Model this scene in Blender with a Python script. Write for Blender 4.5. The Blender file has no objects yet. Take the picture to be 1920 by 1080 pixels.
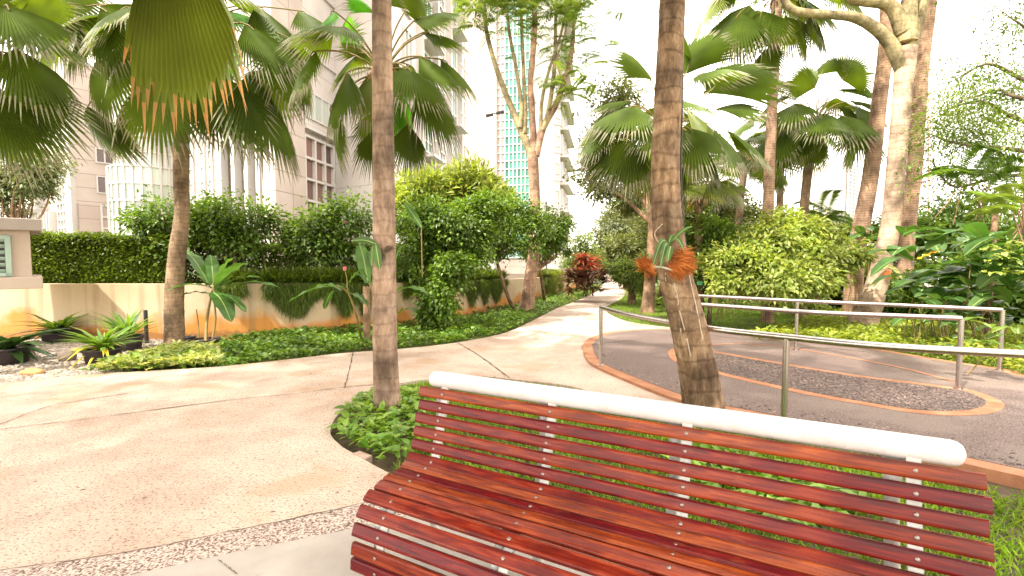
import bpy, math, random
import numpy as np
from math import radians, pi, sin, cos
random.seed(7)
rng = np.random.default_rng(7)
S = bpy.context.scene
COL = S.collection

# ------------------------------------------------------------ camera
F = 907.0                       # focal length in pixels of the 1920 wide frame
PIT = math.atan(50 / F)
EYE = np.array([0.0, 0.0, 1.55])
cd = bpy.data.cameras.new("camera"); cam = bpy.data.objects.new("camera", cd); COL.objects.link(cam)
cd.sensor_width = 36; cd.lens = F / 1920 * 36; cd.clip_start = 0.05; cd.clip_end = 3000
cam.location = EYE; cam.rotation_euler = (pi / 2 - PIT, 0, 0)
S.camera = cam
S.render.resolution_x = 1024; S.render.resolution_y = 576

# ------------------------------------------------------------ sky and sun
SUN_V = np.array([-0.50, -0.42, 1.0]); SUN_V /= np.linalg.norm(SUN_V)
W = bpy.data.worlds.new("World"); S.world = W; W.use_nodes = True
nt = W.node_tree; nt.nodes.clear()
wo = nt.nodes.new("ShaderNodeOutputWorld"); bg = nt.nodes.new("ShaderNodeBackground")
sky = nt.nodes.new("ShaderNodeTexSky"); sky.sky_type = 'NISHITA'; sky.sun_disc = False
sky.sun_elevation = math.asin(SUN_V[2]); sky.sun_rotation = math.atan2(SUN_V[0], SUN_V[1])
sky.dust_density = 4.0; sky.air_density = 1.0
mx = nt.nodes.new("ShaderNodeMixRGB"); mx.inputs[0].default_value = 0.86
mx.inputs[2].default_value = (14.2, 12.9, 11.9, 1)      # thin bright cloud in front of the blue
tcw = nt.nodes.new("ShaderNodeTexCoord"); nzw = nt.nodes.new("ShaderNodeTexNoise"); nzw.inputs['Scale'].default_value = 2.2
nzw.inputs['Detail'].default_value = 6
crw = nt.nodes.new("ShaderNodeMapRange"); crw.inputs[1].default_value = .3; crw.inputs[2].default_value = .6
crw.inputs[3].default_value = .74; crw.inputs[4].default_value = .97
nt.links.new(tcw.outputs['Generated'], nzw.inputs['Vector']); nt.links.new(nzw.outputs[0], crw.inputs[0])
nt.links.new(crw.outputs[0], mx.inputs[0])
nt.links.new(sky.outputs[0], mx.inputs[1]); nt.links.new(mx.outputs[0], bg.inputs[0])
bg.inputs[1].default_value = 0.14
nt.links.new(bg.outputs[0], wo.inputs[0])
sl = bpy.data.lights.new("sun", 'SUN'); sun = bpy.data.objects.new("sun", sl); COL.objects.link(sun)
sl.energy = 3.7; sl.angle = radians(1.3); sl.color = (1, .92, .84)
from mathutils import Vector
sun.rotation_euler = Vector(SUN_V).to_track_quat('Z', 'Y').to_euler()
S.view_settings.view_transform = 'Standard'; S.view_settings.look = 'None'
S.view_settings.exposure = 1.32; S.view_settings.gamma = 1

# ------------------------------------------------------------ helpers
def ray(px, py):
    x = (px - 960) / F; y = -(py - 540) / F
    return np.array([x, cos(PIT) + y * sin(PIT), -sin(PIT) + y * cos(PIT)])
def at(px, py, Y):                      # the point of the place seen there at distance Y
    r = ray(px, py); return EYE + r * (Y / r[1])
def G(px, py, z=0.0):                   # the point of the ground seen there
    r = ray(px, py); return EYE + r * ((z - EYE[2]) / r[2])
def vec(*a): return np.array(a, float)
def nrm(v):
    v = np.asarray(v, float); return v / (np.linalg.norm(v, axis=-1, keepdims=True) + 1e-9)

class MB:
    def __init__(s): s.V = []; s.Fc = []; s.n = 0; s.U = []; s.sm = True
    def add(s, V, Fa, m=0, UV=None):
        V = np.asarray(V, float).reshape(-1, 3)
        if isinstance(Fa, np.ndarray): s.Fc.append((Fa + s.n, m))
        else:
            by = {}
            for f in Fa: by.setdefault(len(f), []).append(f)
            for k, l in by.items(): s.Fc.append((np.array(l) + s.n, m))
        s.V.append(V); s.U.append(np.zeros((len(V), 2)) if UV is None else np.asarray(UV, float)); s.n += len(V)
    def build(s, name, mats, parent=None, origin=None, smooth=True, label=None, kind=None):
        me = bpy.data.meshes.new(name)
        V = np.concatenate(s.V)
        if origin is not None: V = V - np.asarray(origin)
        me.vertices.add(len(V)); me.vertices.foreach_set("co", V.astype(np.float32).ravel())
        loops = np.concatenate([f.ravel() for f, m in s.Fc]).astype(np.int32)
        tot = np.concatenate([np.full(len(f), f.shape[1]) for f, m in s.Fc]).astype(np.int32)
        mi = np.concatenate([np.full(len(f), m) for f, m in s.Fc]).astype(np.int32)
        st = np.concatenate([[0], np.cumsum(tot)[:-1]]).astype(np.int32)
        me.loops.add(len(loops)); me.loops.foreach_set("vertex_index", loops)
        me.polygons.add(len(tot)); me.polygons.foreach_set("loop_start", st)
        me.polygons.foreach_set("material_index", mi)
        me.polygons.foreach_set("use_smooth", np.full(len(tot), smooth))
        uv = me.uv_layers.new(name="uv"); U = np.concatenate(s.U)[loops]
        uv.data.foreach_set("uv", U.astype(np.float32).ravel())
        for m in (mats if isinstance(mats, (list, tuple)) else [mats]): me.materials.append(m)
        me.update(calc_edges=True); me.validate()
        o = bpy.data.objects.new(name, me); COL.objects.link(o)
        if parent is not None: o.parent = parent
        elif origin is not None: o.location = origin
        if label: o['label'] = label
        if kind: o['kind'] = kind
        return o

def tag(o, label=None, cat=None, group=None, kind=None):
    if label: o['label'] = label
    if cat: o['category'] = cat
    if group: o['group'] = group
    if kind: o['kind'] = kind
    return o
def thing(name, loc, label, cat, group=None):
    o = bpy.data.objects.new(name, None); COL.objects.link(o); o.empty_display_size = .1
    o.location = loc; return tag(o, label, cat, group)

def frames(P):
    P = np.asarray(P, float); T = np.gradient(P, axis=0); T = nrm(T)
    a = vec(0, 0, 1) if abs(T[0][2]) < .9 else vec(1, 0, 0)
    N = [nrm(np.cross(T[0], a))]
    for i in range(1, len(P)):
        n = N[-1] - T[i] * (N[-1] @ T[i]); N.append(nrm(n))
    N = np.array(N); return T, N, np.cross(T, N)
def smooth_path(P, n):
    P = np.asarray(P, float); k = len(P)
    if k == 2: return P[0] + (P[1] - P[0]) * np.linspace(0, 1, n)[:, None]
    Q = np.vstack([2 * P[0] - P[1], P, 2 * P[-1] - P[-2]])
    u = np.linspace(0, k - 1, n); out = []
    for x in u:
        i = min(int(x), k - 2); t = x - i
        p0, p1, p2, p3 = Q[i:i + 4]
        out.append(.5 * ((2 * p1) + (-p0 + p2) * t + (2 * p0 - 5 * p1 + 4 * p2 - p3) * t * t + (-p0 + 3 * p1 - 3 * p2 + p3) * t ** 3))
    return np.array(out)
def tube(mb, P, R, seg=8, m=0, rough=0.0, caps=True):
    P = np.asarray(P, float); n = len(P); T, N, B = frames(P)
    R = np.broadcast_to(np.asarray(R, float), (n,))
    a = np.arange(seg) * 2 * pi / seg
    rr = R[:, None] * np.ones(seg)
    if rough: rr = rr * (1 + rough * rng.normal(size=(n, seg)))
    V = P[:, None] + rr[..., None] * (np.cos(a)[None, :, None] * N[:, None] + np.sin(a)[None, :, None] * B[:, None])
    i = np.arange(n - 1)[:, None] * seg; j = np.arange(seg)[None]; j2 = (j + 1) % seg
    Fa = np.stack([i + j, i + j2, i + seg + j2, i + seg + j], -1).reshape(-1, 4)
    mb.add(V, Fa, m)
    if caps:
        mb.add(V[0], [tuple(range(seg))[::-1]], m); mb.add(V[-1], [tuple(range(seg))], m)
def box(mb, c, h, m=0, ax=None, bev=0.0):
    """box at centre c, half sizes h, axes ax (rows); bev: chamfer of all edges"""
    ax = np.eye(3) if ax is None else np.asarray(ax, float)
    h = np.asarray(h, float)
    if bev <= 0:
        s = np.array([[x, y, z] for x in (-1, 1) for y in (-1, 1) for z in (-1, 1)], float) * h
        Fa = [(0, 1, 3, 2), (4, 6, 7, 5), (0, 4, 5, 1), (2, 3, 7, 6), (0, 2, 6, 4), (1, 5, 7, 3)]
    else:
        s = []; idx = {}
        for x in (-1, 1):
            for y in (-1, 1):
                for z in (-1, 1):
                    for k in range(3):
                        v = np.array([x, y, z], float) * (h - bev); v[k] = (x, y, z)[k] * h[k]
                        idx[(x, y, z, k)] = len(s); s.append(v)
        s = np.array(s); Fa = []
        I = lambda x, y, z, k: idx[(x, y, z, k)]
        for q in (-1, 1):
            Fa.append((I(q, -1, -1, 0), I(q, 1, -1, 0), I(q, 1, 1, 0), I(q, -1, 1, 0))[::q])
            Fa.append((I(-1, q, -1, 1), I(-1, q, 1, 1), I(1, q, 1, 1), I(1, q, -1, 1))[::q])
            Fa.append((I(-1, -1, q, 2), I(1, -1, q, 2), I(1, 1, q, 2), I(-1, 1, q, 2))[::q])
        for a in (-1, 1):
            for b in (-1, 1):
                Fa.append((I(a, b, -1, 0), I(a, b, 1, 0), I(a, b, 1, 1), I(a, b, -1, 1)))
                Fa.append((I(a, -1, b, 0), I(a, 1, b, 0), I(a, 1, b, 2), I(a, -1, b, 2)))
                Fa.append((I(-1, a, b, 1), I(1, a, b, 1), I(1, a, b, 2), I(-1, a, b, 2)))
        for x in (-1, 1):
            for y in (-1, 1):
                for z in (-1, 1): Fa.append((I(x, y, z, 0), I(x, y, z, 1), I(x, y, z, 2)))
    mb.add(np.asarray(c) + s @ ax, Fa, m)
def prism(mb, poly, z0, z1, m=0, mtop=None):
    """plan polygon (x,y) extruded between z0 and z1, walls with UV in metres"""
    P = np.asarray(poly, float)[:, :2]; n = len(P)
    area = sum(P[i][0] * P[(i + 1) % n][1] - P[(i + 1) % n][0] * P[i][1] for i in range(n))
    if area < 0: P = P[::-1]
    u = 0
    for i in range(n):
        a, b = P[i], P[(i + 1) % n]; l = np.linalg.norm(b - a)
        mb.add([(*a, z0), (*b, z0), (*b, z1), (*a, z1)], [(0, 1, 2, 3)], m, [(u, z0), (u + l, z0), (u + l, z1), (u, z1)]); u += l
    mb.add([(*p, z1) for p in P], [tuple(range(n))], m if mtop is None else mtop, P)
    mb.add([(*p, z0) for p in P], [tuple(range(n))[::-1]], m if mtop is None else mtop, P)

# leaves, all vectorised
def leaf_diamonds(mb, P, D, N, L, Wd, m=0, fold=.22, droop=.15):
    P = np.asarray(P); n = len(P); D = nrm(D); Sd = nrm(np.cross(D, N)); Nn = np.cross(Sd, D)
    L = np.broadcast_to(L, (n,))[:, None]; Wd = np.broadcast_to(Wd, (n,))[:, None]
    b = P; l = P + D * L * .42 + Sd * Wd * .5 + Nn * Wd * fold; r = P + D * L * .42 - Sd * Wd * .5 + Nn * Wd * fold
    t = P + D * L - Nn * L * droop
    V = np.stack([b, l, t, r], 1).reshape(-1, 3); k = np.arange(n)[:, None] * 4
    mb.add(V, np.concatenate([k + [0, 2, 1], k + [0, 3, 2]]), m)
LT = np.array([0, .12, .38, .7, 1.0]); LW = np.array([.04, .62, 1.0, .62, 0.02])
def leaf_full(mb, P, D, N, L, Wd, m=0, fold=.18, droop=.3, T=LT, Wp=LW, curl=0.0):
    P = np.asarray(P); n = len(P); D = nrm(D); Sd = nrm(np.cross(D, N)); Nn = np.cross(Sd, D)
    L = np.broadcast_to(L, (n,))[:, None, None]; Wd = np.broadcast_to(Wd, (n,))[:, None, None]
    t = T[None, :, None]; w = Wp[None, :, None]
    mid = P[:, None] + D[:, None] * L * t - Nn[:, None] * L * droop * t ** 2
    lf = mid + Sd[:, None] * Wd * .5 * w + Nn[:, None] * Wd * w * (fold - curl * t)
    rt = mid - Sd[:, None] * Wd * .5 * w + Nn[:, None] * Wd * w * (fold - curl * t)
    K = len(T); V = np.stack([lf, mid, rt], 2).reshape(-1, 3)
    base = np.arange(n)[:, None] * K * 3; q = []
    for i in range(K - 1):
        a = 3 * i
        q += [base + [a, a + 1, a + 4, a + 3], base + [a + 1, a + 2, a + 5, a + 4]]
    mb.add(V, np.concatenate(q), m)
def rnd_unit(n):
    v = rng.normal(size=(n, 3)); return nrm(v)
def in_poly(P, poly):
    x, y = P[:, 0], P[:, 1]; c = np.zeros(len(P), bool); n = len(poly)
    for i in range(n):
        x1, y1 = poly[i][:2]; x2, y2 = poly[i - 1][:2]
        h = ((y1 > y) != (y2 > y)) & (x < (x2 - x1) * (y - y1) / (y2 - y1 + 1e-12) + x1); c ^= h
    return c
def scatter(poly, n):
    poly = np.asarray(poly)[:, :2]; lo, hi = poly.min(0), poly.max(0)
    P = rng.uniform(lo, hi, (n * 6, 2)); P = P[in_poly(P, poly)][:n]
    return P

# ------------------------------------------------------------ materials
def newmat(name):
    m = bpy.data.materials.new(name); m.use_nodes = True; n = m.node_tree
    b = n.nodes['Principled BSDF']; return m, n, b
def node(n, t, **k):
    x = n.nodes.new(t)
    for a, v in k.items():
        if a in x.inputs: x.inputs[a].default_value = v
        else: setattr(x, a, v)
    return x
def ramp(n, src, stops):
    r = n.nodes.new("ShaderNodeValToRGB"); e = r.color_ramp.elements
    while len(e) < len(stops): e.new(.5)
    for q, (p, c) in zip(e, stops): q.position = p; q.color = (*c, 1)
    n.links.new(src, r.inputs[0]); return r
def stone(name, stops, scale=8, detail=8, rough=.8, bump=.3, bscale=60, spec=.3, coord='Object', metallic=0, stretch=(1, 1, 1), speck=None, bdist=.01):
    m, n, b = newmat(name); tc = node(n, "ShaderNodeTexCoord"); mp = node(n, "ShaderNodeMapping"); mp.inputs['Scale'].default_value = stretch
    n.links.new(tc.outputs[coord], mp.inputs[0])
    nz = node(n, "ShaderNodeTexNoise"); nz.inputs['Scale'].default_value = scale; nz.inputs['Detail'].default_value = detail; nz.inputs['Roughness'].default_value = .65
    n.links.new(mp.outputs[0], nz.inputs['Vector']); r = ramp(n, nz.outputs[0], stops); out = r.outputs[0]
    if speck:
        for (sc, col, th, amt) in speck:
            v = node(n, "ShaderNodeTexNoise"); v.inputs['Scale'].default_value = sc; v.inputs['Detail'].default_value = 3
            n.links.new(mp.outputs[0], v.inputs['Vector'])
            rr = ramp(n, v.outputs[0], [(th, (0, 0, 0)), (th + .08, (amt,) * 3)])
            mxx = node(n, "ShaderNodeMixRGB"); n.links.new(rr.outputs[0], mxx.inputs[0]); n.links.new(out, mxx.inputs[1]); mxx.inputs[2].default_value = (*col, 1)
            out = mxx.outputs[0]
    n.links.new(out, b.inputs['Base Color']); b.inputs['Roughness'].default_value = rough
    b.inputs['Specular IOR Level'].default_value = spec; b.inputs['Metallic'].default_value = metallic
    if bump:
        bn = node(n, "ShaderNodeTexNoise"); bn.inputs['Scale'].default_value = bscale; bn.inputs['Detail'].default_value = 6
        n.links.new(mp.outputs[0], bn.inputs['Vector']); bp = node(n, "ShaderNodeBump"); bp.inputs['Strength'].default_value = bump; bp.inputs['Distance'].default_value = bdist
        n.links.new(bn.outputs[0], bp.inputs['Height']); n.links.new(bp.outputs[0], b.inputs['Normal'])
    return m
def leafmat(name, cols, trans=.35, rough=.42, spec=.45, tcol=None, bumpscale=0, nscale=1.3):
    m, n, b = newmat(name); g = node(n, "ShaderNodeNewGeometry")
    k = len(cols); r = ramp(n, g.outputs['Random Per Island'], [(i / max(1, k - 1), c) for i, c in enumerate(cols)])
    tc = node(n, "ShaderNodeTexCoord"); nz = node(n, "ShaderNodeTexNoise"); nz.inputs['Scale'].default_value = nscale
    n.links.new(tc.outputs['Object'], nz.inputs['Vector'])
    hs = node(n, "ShaderNodeHueSaturation"); mr = node(n, "ShaderNodeMapRange"); mr.inputs[3].default_value = .8; mr.inputs[4].default_value = 1.75
    mr.inputs[1].default_value = .3; mr.inputs[2].default_value = .7
    n.links.new(nz.outputs[0], mr.inputs[0]); n.links.new(mr.outputs[0], hs.inputs['Value']); n.links.new(r.outputs[0], hs.inputs['Color'])
    n.links.new(hs.outputs[0], b.inputs['Base Color']); b.inputs['Roughness'].default_value = rough; b.inputs['Specular IOR Level'].default_value = spec
    tr = node(n, "ShaderNodeBsdfTranslucent"); mc = node(n, "ShaderNodeMixRGB"); mc.blend_type = 'MULTIPLY'; mc.inputs[0].default_value = 1
    mc.inputs[2].default_value = (*(tcol or (1.55, 1.45, .6)), 1); n.links.new(hs.outputs[0], mc.inputs[1]); n.links.new(mc.outputs[0], tr.inputs[0])
    ms = node(n, "ShaderNodeMixShader"); ms.inputs[0].default_value = trans; n.links.new(b.outputs[0], ms.inputs[1]); n.links.new(tr.outputs[0], ms.inputs[2])
    n.links.new(ms.outputs[0], n.nodes['Material Output'].inputs[0]); return m
def barkmat(name, dark, mid, light, ring=9.0, ringamt=.5, blot=2.5, zs=.35):
    m, n, b = newmat(name); tc = node(n, "ShaderNodeTexCoord")
    wv = node(n, "ShaderNodeTexWave"); wv.bands_direction = 'Z'; wv.inputs['Scale'].default_value = ring; wv.inputs['Distortion'].default_value = 3.5
    wv.inputs['Detail'].default_value = 4; wv.inputs['Detail Scale'].default_value = 2.2
    n.links.new(tc.outputs['Object'], wv.inputs[0])
    mp = node(n, "ShaderNodeMapping"); mp.inputs['Scale'].default_value = (1, 1, zs); n.links.new(tc.outputs['Object'], mp.inputs[0])
    nz = node(n, "ShaderNodeTexNoise"); nz.inputs['Scale'].default_value = 14; nz.inputs['Detail'].default_value = 9; nz.inputs['Roughness'].default_value = .7
    n.links.new(mp.outputs[0], nz.inputs['Vector'])
    n2 = node(n, "ShaderNodeTexNoise"); n2.inputs['Scale'].default_value = blot; n2.inputs['Detail'].default_value = 5; n.links.new(tc.outputs['Object'], n2.inputs['Vector'])
    r = ramp(n, nz.outputs[0], [(.3, dark), (.5, mid), (.72, light)])
    r2 = ramp(n, n2.outputs[0], [(.34, (.42, .4, .38)), (.5, (.9, .87, .84)), (.66, (1.35, 1.3, 1.2))])
    mu = node(n, "ShaderNodeMixRGB"); mu.blend_type = 'MULTIPLY'; mu.inputs[0].default_value = 1; n.links.new(r.outputs[0], mu.inputs[1]); n.links.new(r2.outputs[0], mu.inputs[2])
    r3 = ramp(n, wv.outputs[0], [(0, (.35, .32, .3)), (.16, (1, 1, 1)), (1, (1, 1, 1))])
    m3 = node(n, "ShaderNodeMixRGB"); m3.blend_type = 'MULTIPLY'; m3.inputs[0].default_value = ringamt; n.links.new(mu.outputs[0], m3.inputs[1]); n.links.new(r3.outputs[0], m3.inputs[2])
    n.links.new(m3.outputs[0], b.inputs['Base Color']); b.inputs['Roughness'].default_value = .85; b.inputs['Specular IOR Level'].default_value = .2
    ad = node(n, "ShaderNodeMath"); ad.operation = 'ADD'; n.links.new(nz.outputs[0], ad.inputs[0]); m9 = node(n, 'ShaderNodeMath'); m9.operation = 'MULTIPLY'; m9.inputs[1].default_value = .18; n.links.new(r3.outputs[0], m9.inputs[0]); n.links.new(m9.outputs[0], ad.inputs[1])
    bp = node(n, "ShaderNodeBump"); bp.inputs['Strength'].default_value = .9; bp.inputs['Distance'].default_value = .012; n.links.new(ad.outputs[0], bp.inputs['Height']); n.links.new(bp.outputs[0], b.inputs['Normal'])
    return m
def panelmat(name, c1, c2, mortar, w=1.2, h=.6, msize=.012, rough=.5, offset=0.0):
    m, n, b = newmat(name); tc = node(n, "ShaderNodeTexCoord"); br = node(n, "ShaderNodeTexBrick")
    br.offset = offset; br.inputs['Scale'].default_value = 1; br.inputs['Brick Width'].default_value = w; br.inputs['Row Height'].default_value = h
    br.inputs['Mortar Size'].default_value = msize; br.inputs['Color1'].default_value = (*c1, 1); br.inputs['Color2'].default_value = (*c2, 1); br.inputs['Mortar'].default_value = (*mortar, 1)
    n.links.new(tc.outputs['UV'], br.inputs['Vector'])
    nz = node(n, "ShaderNodeTexNoise"); nz.inputs['Scale'].default_value = .6; nz.inputs['Detail'].default_value = 6; n.links.new(tc.outputs['Object'], nz.inputs['Vector'])
    r = ramp(n, nz.outputs[0], [(.35, (.86, .84, .82)), (.65, (1, 1, 1))]); mu = node(n, "ShaderNodeMixRGB"); mu.blend_type = 'MULTIPLY'; mu.inputs[0].default_value = 1
    n.links.new(br.outputs[0], mu.inputs[1]); n.links.new(r.outputs[0], mu.inputs[2]); n.links.new(mu.outputs[0], b.inputs['Base Color']); b.inputs['Roughness'].default_value = rough
    return m
def glassmat(name, col, var=.3, rough=.08):
    m, n, b = newmat(name); g = node(n, "ShaderNodeNewGeometry")
    r = ramp(n, g.outputs['Random Per Island'], [(0, tuple(c * (1 - var) for c in col)), (1, tuple(min(1, c * (1 + var)) for c in col))])
    n.links.new(r.outputs[0], b.inputs['Base Color']); b.inputs['Roughness'].default_value = rough; b.inputs['Specular IOR Level'].default_value = .7
    return m

M = {}
M['path'] = stone('path_aggregate', [(.3, (.38, .27, .20)), (.46, (.49, .37, .285)), (.54, (.55, .435, .34)), (.68, (.60, .50, .40))], scale=.9, detail=12, rough=.75, bump=.5, bscale=120,
                  speck=[(60, (.15, .10, .075), .56, .8), (38, (.62, .53, .45), .6, .5), (26, (.16, .11, .08), .64, .9), (1.1, (.42, .26, .14), .56, .45)])
M['strip'] = stone('washed_pebble_strip', [(.4, (.13, .08, .06)), (.47, (.36, .26, .21)), (.56, (.6, .5, .43))], scale=70, detail=2, rough=.6, bump=1, bscale=85)
M['tile'] = stone('grey_paving', [(.3, (.34, .30, .26)), (.7, (.46, .41, .36))], scale=2.2, detail=9, rough=.7, bump=.15, bscale=90, speck=[(14, (.27, .23, .2), .66, .5)])
M['joint'] = stone('dark_joint', [(.3, (.06, .045, .035)), (.7, (.16, .11, .08))], scale=20)
M['soil'] = stone('soil', [(.3, (.05, .035, .02)), (.6, (.12, .085, .05)), (.8, (.2, .15, .09))], scale=9, bump=.8, bscale=30)
M['groundgreen'] = stone('mossy_ground', [(.3, (.04, .06, .012)), (.5, (.09, .12, .02)), (.75, (.14, .13, .05))], scale=3, bump=.8, bscale=40)
M['pebble'] = stone('dark_pebble_paving', [(.36, (.05, .035, .03)), (.5, (.15, .108, .092)), (.64, (.29, .22, .185))], scale=75, detail=4, rough=.7, bump=.8, bscale=75, speck=[(.9, (.24, .19, .155), .55, .5)], bdist=.02, stretch=(1, 1, 1))
M['pebble_d'] = stone('darker_pebble_paving', [(.4, (.03, .02, .018)), (.52, (.10, .07, .06)), (.64, (.24, .18, .15))], scale=36, detail=3, rough=.65, bump=1, bscale=36, bdist=.025)
M['band'] = stone('terracotta_band', [(.3, (.27, .115, .055)), (.5, (.36, .165, .085)), (.7, (.44, .23, .13))], scale=5, detail=10, rough=.8, bump=.4, bscale=90)
M['gravel'] = stone('gravel_base', [(.35, (.2, .16, .12)), (.6, (.42, .36, .28))], scale=35, bump=1, bscale=35)
M['stones'] = leafmat('gravel_stones', [(.13, .11, .09), (.32, .28, .23), (.22, .17, .13), (.42, .38, .32), (.27, .22, .17)], trans=0.0, rough=.75, spec=.3)
def slatmat():
    m, n, b = newmat('varnished_red_wood'); tc = node(n, "ShaderNodeTexCoord"); mp = node(n, "ShaderNodeMapping"); mp.inputs['Scale'].default_value = (1.2, 14, 14)
    n.links.new(tc.outputs['Object'], mp.inputs[0]); nz = node(n, "ShaderNodeTexNoise"); nz.inputs['Scale'].default_value = 4; nz.inputs['Detail'].default_value = 9; nz.inputs['Distortion'].default_value = .6
    n.links.new(mp.outputs[0], nz.inputs['Vector'])
    r = ramp(n, nz.outputs[0], [(.3, (.06, .004, .003)), (.5, (.15, .0095, .005)), (.7, (.27, .034, .009))])
    oi = node(n, "ShaderNodeObjectInfo"); hs = node(n, "ShaderNodeHueSaturation"); mr = node(n, "ShaderNodeMapRange"); mr.inputs[3].default_value = .65; mr.inputs[4].default_value = 1.3
    n.links.new(oi.outputs['Random'], mr.inputs[0]); n.links.new(mr.outputs[0], hs.inputs['Value']); n.links.new(r.outputs[0], hs.inputs['Color'])
    m2 = node(n, "ShaderNodeMapRange"); m2.inputs[3].default_value = .488; m2.inputs[4].default_value = .515
    n.links.new(oi.outputs['Random'], m2.inputs[0]); n.links.new(m2.outputs[0], hs.inputs['Hue'])
    mpw = node(n, "ShaderNodeMapping"); mpw.inputs['Scale'].default_value = (1, 5, 5); n.links.new(tc.outputs['Object'], mpw.inputs[0])
    nw = node(n, "ShaderNodeTexNoise"); nw.inputs['Scale'].default_value = 7; nw.inputs['Detail'].default_value = 10; nw.inputs['Roughness'].default_value = .75; n.links.new(mpw.outputs[0], nw.inputs['Vector'])
    rw = ramp(n, nw.outputs[0], [(.57, (0, 0, 0)), (.7, (.6, .6, .6))]); mw = node(n, "ShaderNodeMixRGB"); n.links.new(rw.outputs[0], mw.inputs[0]); n.links.new(hs.outputs[0], mw.inputs[1]); mw.inputs[2].default_value = (.30, .085, .025, 1)
    n.links.new(mw.outputs[0], b.inputs['Base Color'])
    n2 = node(n, "ShaderNodeTexNoise"); n2.inputs['Scale'].default_value = 9; n2.inputs['Detail'].default_value = 6; n.links.new(tc.outputs['Object'], n2.inputs['Vector'])
    rr = node(n, "ShaderNodeMapRange"); rr.inputs[3].default_value = .12; rr.inputs[4].default_value = .5; n.links.new(n2.outputs[0], rr.inputs[0]); n.links.new(rr.outputs[0], b.inputs['Roughness'])
    b.inputs['Coat Weight'].default_value = .08; b.inputs['Coat Roughness'].default_value = .2; b.inputs['Specular IOR Level'].default_value = .28
    bp = node(n, "ShaderNodeBump"); bp.inputs['Strength'].default_value = .25; bp.inputs['Distance'].default_value = .003; n.links.new(nz.outputs[0], bp.inputs['Height']); n.links.new(bp.outputs[0], b.inputs['Normal'])
    return m
M['slat'] = slatmat()
M['white'] = stone('white_paint', [(.3, (.50, .48, .46)), (.6, (.63, .62, .60))], scale=9, detail=12, rough=.35, bump=.2, bscale=70, spec=.5, speck=[(30, (.32, .27, .22), .68, .6)])
M['greypaint'] = stone('weathered_white_paint', [(.3, (.38, .38, .33)), (.6, (.66, .65, .6))], scale=10, rough=.6, bump=.2, bscale=50)
M['bolt'] = stone('steel_bolt', [(.3, (.2, .15, .13)), (.7, (.42, .36, .33))], scale=40, rough=.35, metallic=.9, bump=0)
M['steel'] = stone('brushed_steel', [(.3, (.42, .37, .34)), (.7, (.60, .55, .52))], scale=30, rough=.27, metallic=1, bump=.05, bscale=200, stretch=(1, 1, .05))
M['palm_a'] = barkmat('palm_bark_grey', (.13, .09, .06), (.30, .21, .15), (.46, .35, .27), ring=2.2, ringamt=.3)
M['palm_c'] = barkmat('palm_bark_brown', (.07, .045, .025), (.23, .15, .09), (.44, .33, .22), ring=2.0, ringamt=.5)
M['palm_b'] = barkmat('palm_bark_tan', (.13, .085, .05), (.27, .19, .12), (.38, .28, .19), ring=4, ringamt=.4)
M['palm_t'] = barkmat('slender_palm_bark', (.22, .13, .08), (.38, .25, .17), (.5, .36, .26), ring=5, ringamt=.7)
M['pale_bark'] = barkmat('pale_bark', (.34, .23, .16), (.50, .37, .27), (.62, .5, .39), ring=2.0, ringamt=.3)
M['bark'] = barkmat('brown_bark', (.12, .07, .04), (.28, .18, .11), (.40, .29, .2), ring=1.5, ringamt=.2)
M['bark_pink'] = barkmat('pinkish_bark', (.25, .14, .09), (.42, .27, .19), (.5, .38, .26), ring=1.5, ringamt=.3)
M['bark_green'] = barkmat('green_grey_bark', (.16, .13, .06), (.32, .27, .15), (.45, .38, .24), ring=2, ringamt=.3)
M['rust'] = stone('rusty_stain_bark', [(.3, (.35, .12, .03)), (.7, (.6, .27, .09))], scale=6)
M['twig'] = stone('twig', [(.3, (.09, .06, .035)), (.7, (.2, .14, .09))], scale=8)
M['fan'] = leafmat('fan_palm_leaf', [(.04, .058, .008), (.068, .09, .012), (.075, .12, .014), (.13, .165, .025)], trans=.4, rough=.46, spec=.35, tcol=(2.2, 2.0, .5))
M['fan_y'] = leafmat('fan_palm_leaf_light', [(.08, .13, .02), (.13, .17, .03), (.17, .19, .04)], trans=.38, rough=.36, spec=.5, tcol=(2, 1.7, .4))
M['fan_b'] = leafmat('fan_palm_leaf_bright', [(.05, .14, .012), (.08, .2, .016)], trans=.5, rough=.4, spec=.4, tcol=(1.9, 2.1, .5))
M['tip'] = leafmat('dry_leaf_tip', [(.06, .08, .02), (.14, .14, .05), (.30, .28, .18), (.06, .09, .02), (.1, .11, .04)], trans=.3, rough=.6, tcol=(1.2, 1.1, .9))
M['tip_o'] = leafmat('orange_leaf_tip', [(.3, .2, .05), (.42, .24, .08), (.2, .18, .03)], trans=.35, rough=.6, tcol=(1.2, 1, .7))
M['petiole'] = stone('petiole', [(.3, (.14, .12, .03)), (.7, (.32, .22, .08))], scale=5, rough=.5)
M['fibre'] = leafmat('palm_fibre', [(.28, .13, .04), (.45, .26, .1), (.36, .2, .09)], trans=.2, rough=.8, tcol=(1, .9, .8))
M['fibre_o'] = leafmat('coir_fibre', [(.38, .11, .02), (.55, .2, .04), (.3, .08, .02)], trans=.15, rough=.8, tcol=(1, .9, .8))
M['shrub'] = leafmat('shrub_leaf', [(.04, .08, .01), (.075, .14, .014), (.12, .2, .02), (.06, .11, .015), (.17, .25, .035)], trans=.34, rough=.36)
M['shrub_l'] = leafmat('light_shrub_leaf', [(.08, .13, .02), (.12, .18, .03), (.17, .22, .05), (.1, .16, .03)], trans=.4, rough=.4)
M['shrub_y'] = leafmat('yellow_green_leaf', [(.11, .16, .025), (.2, .26, .045), (.31, .34, .11), (.15, .22, .03)], trans=.42, rough=.42)
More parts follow.
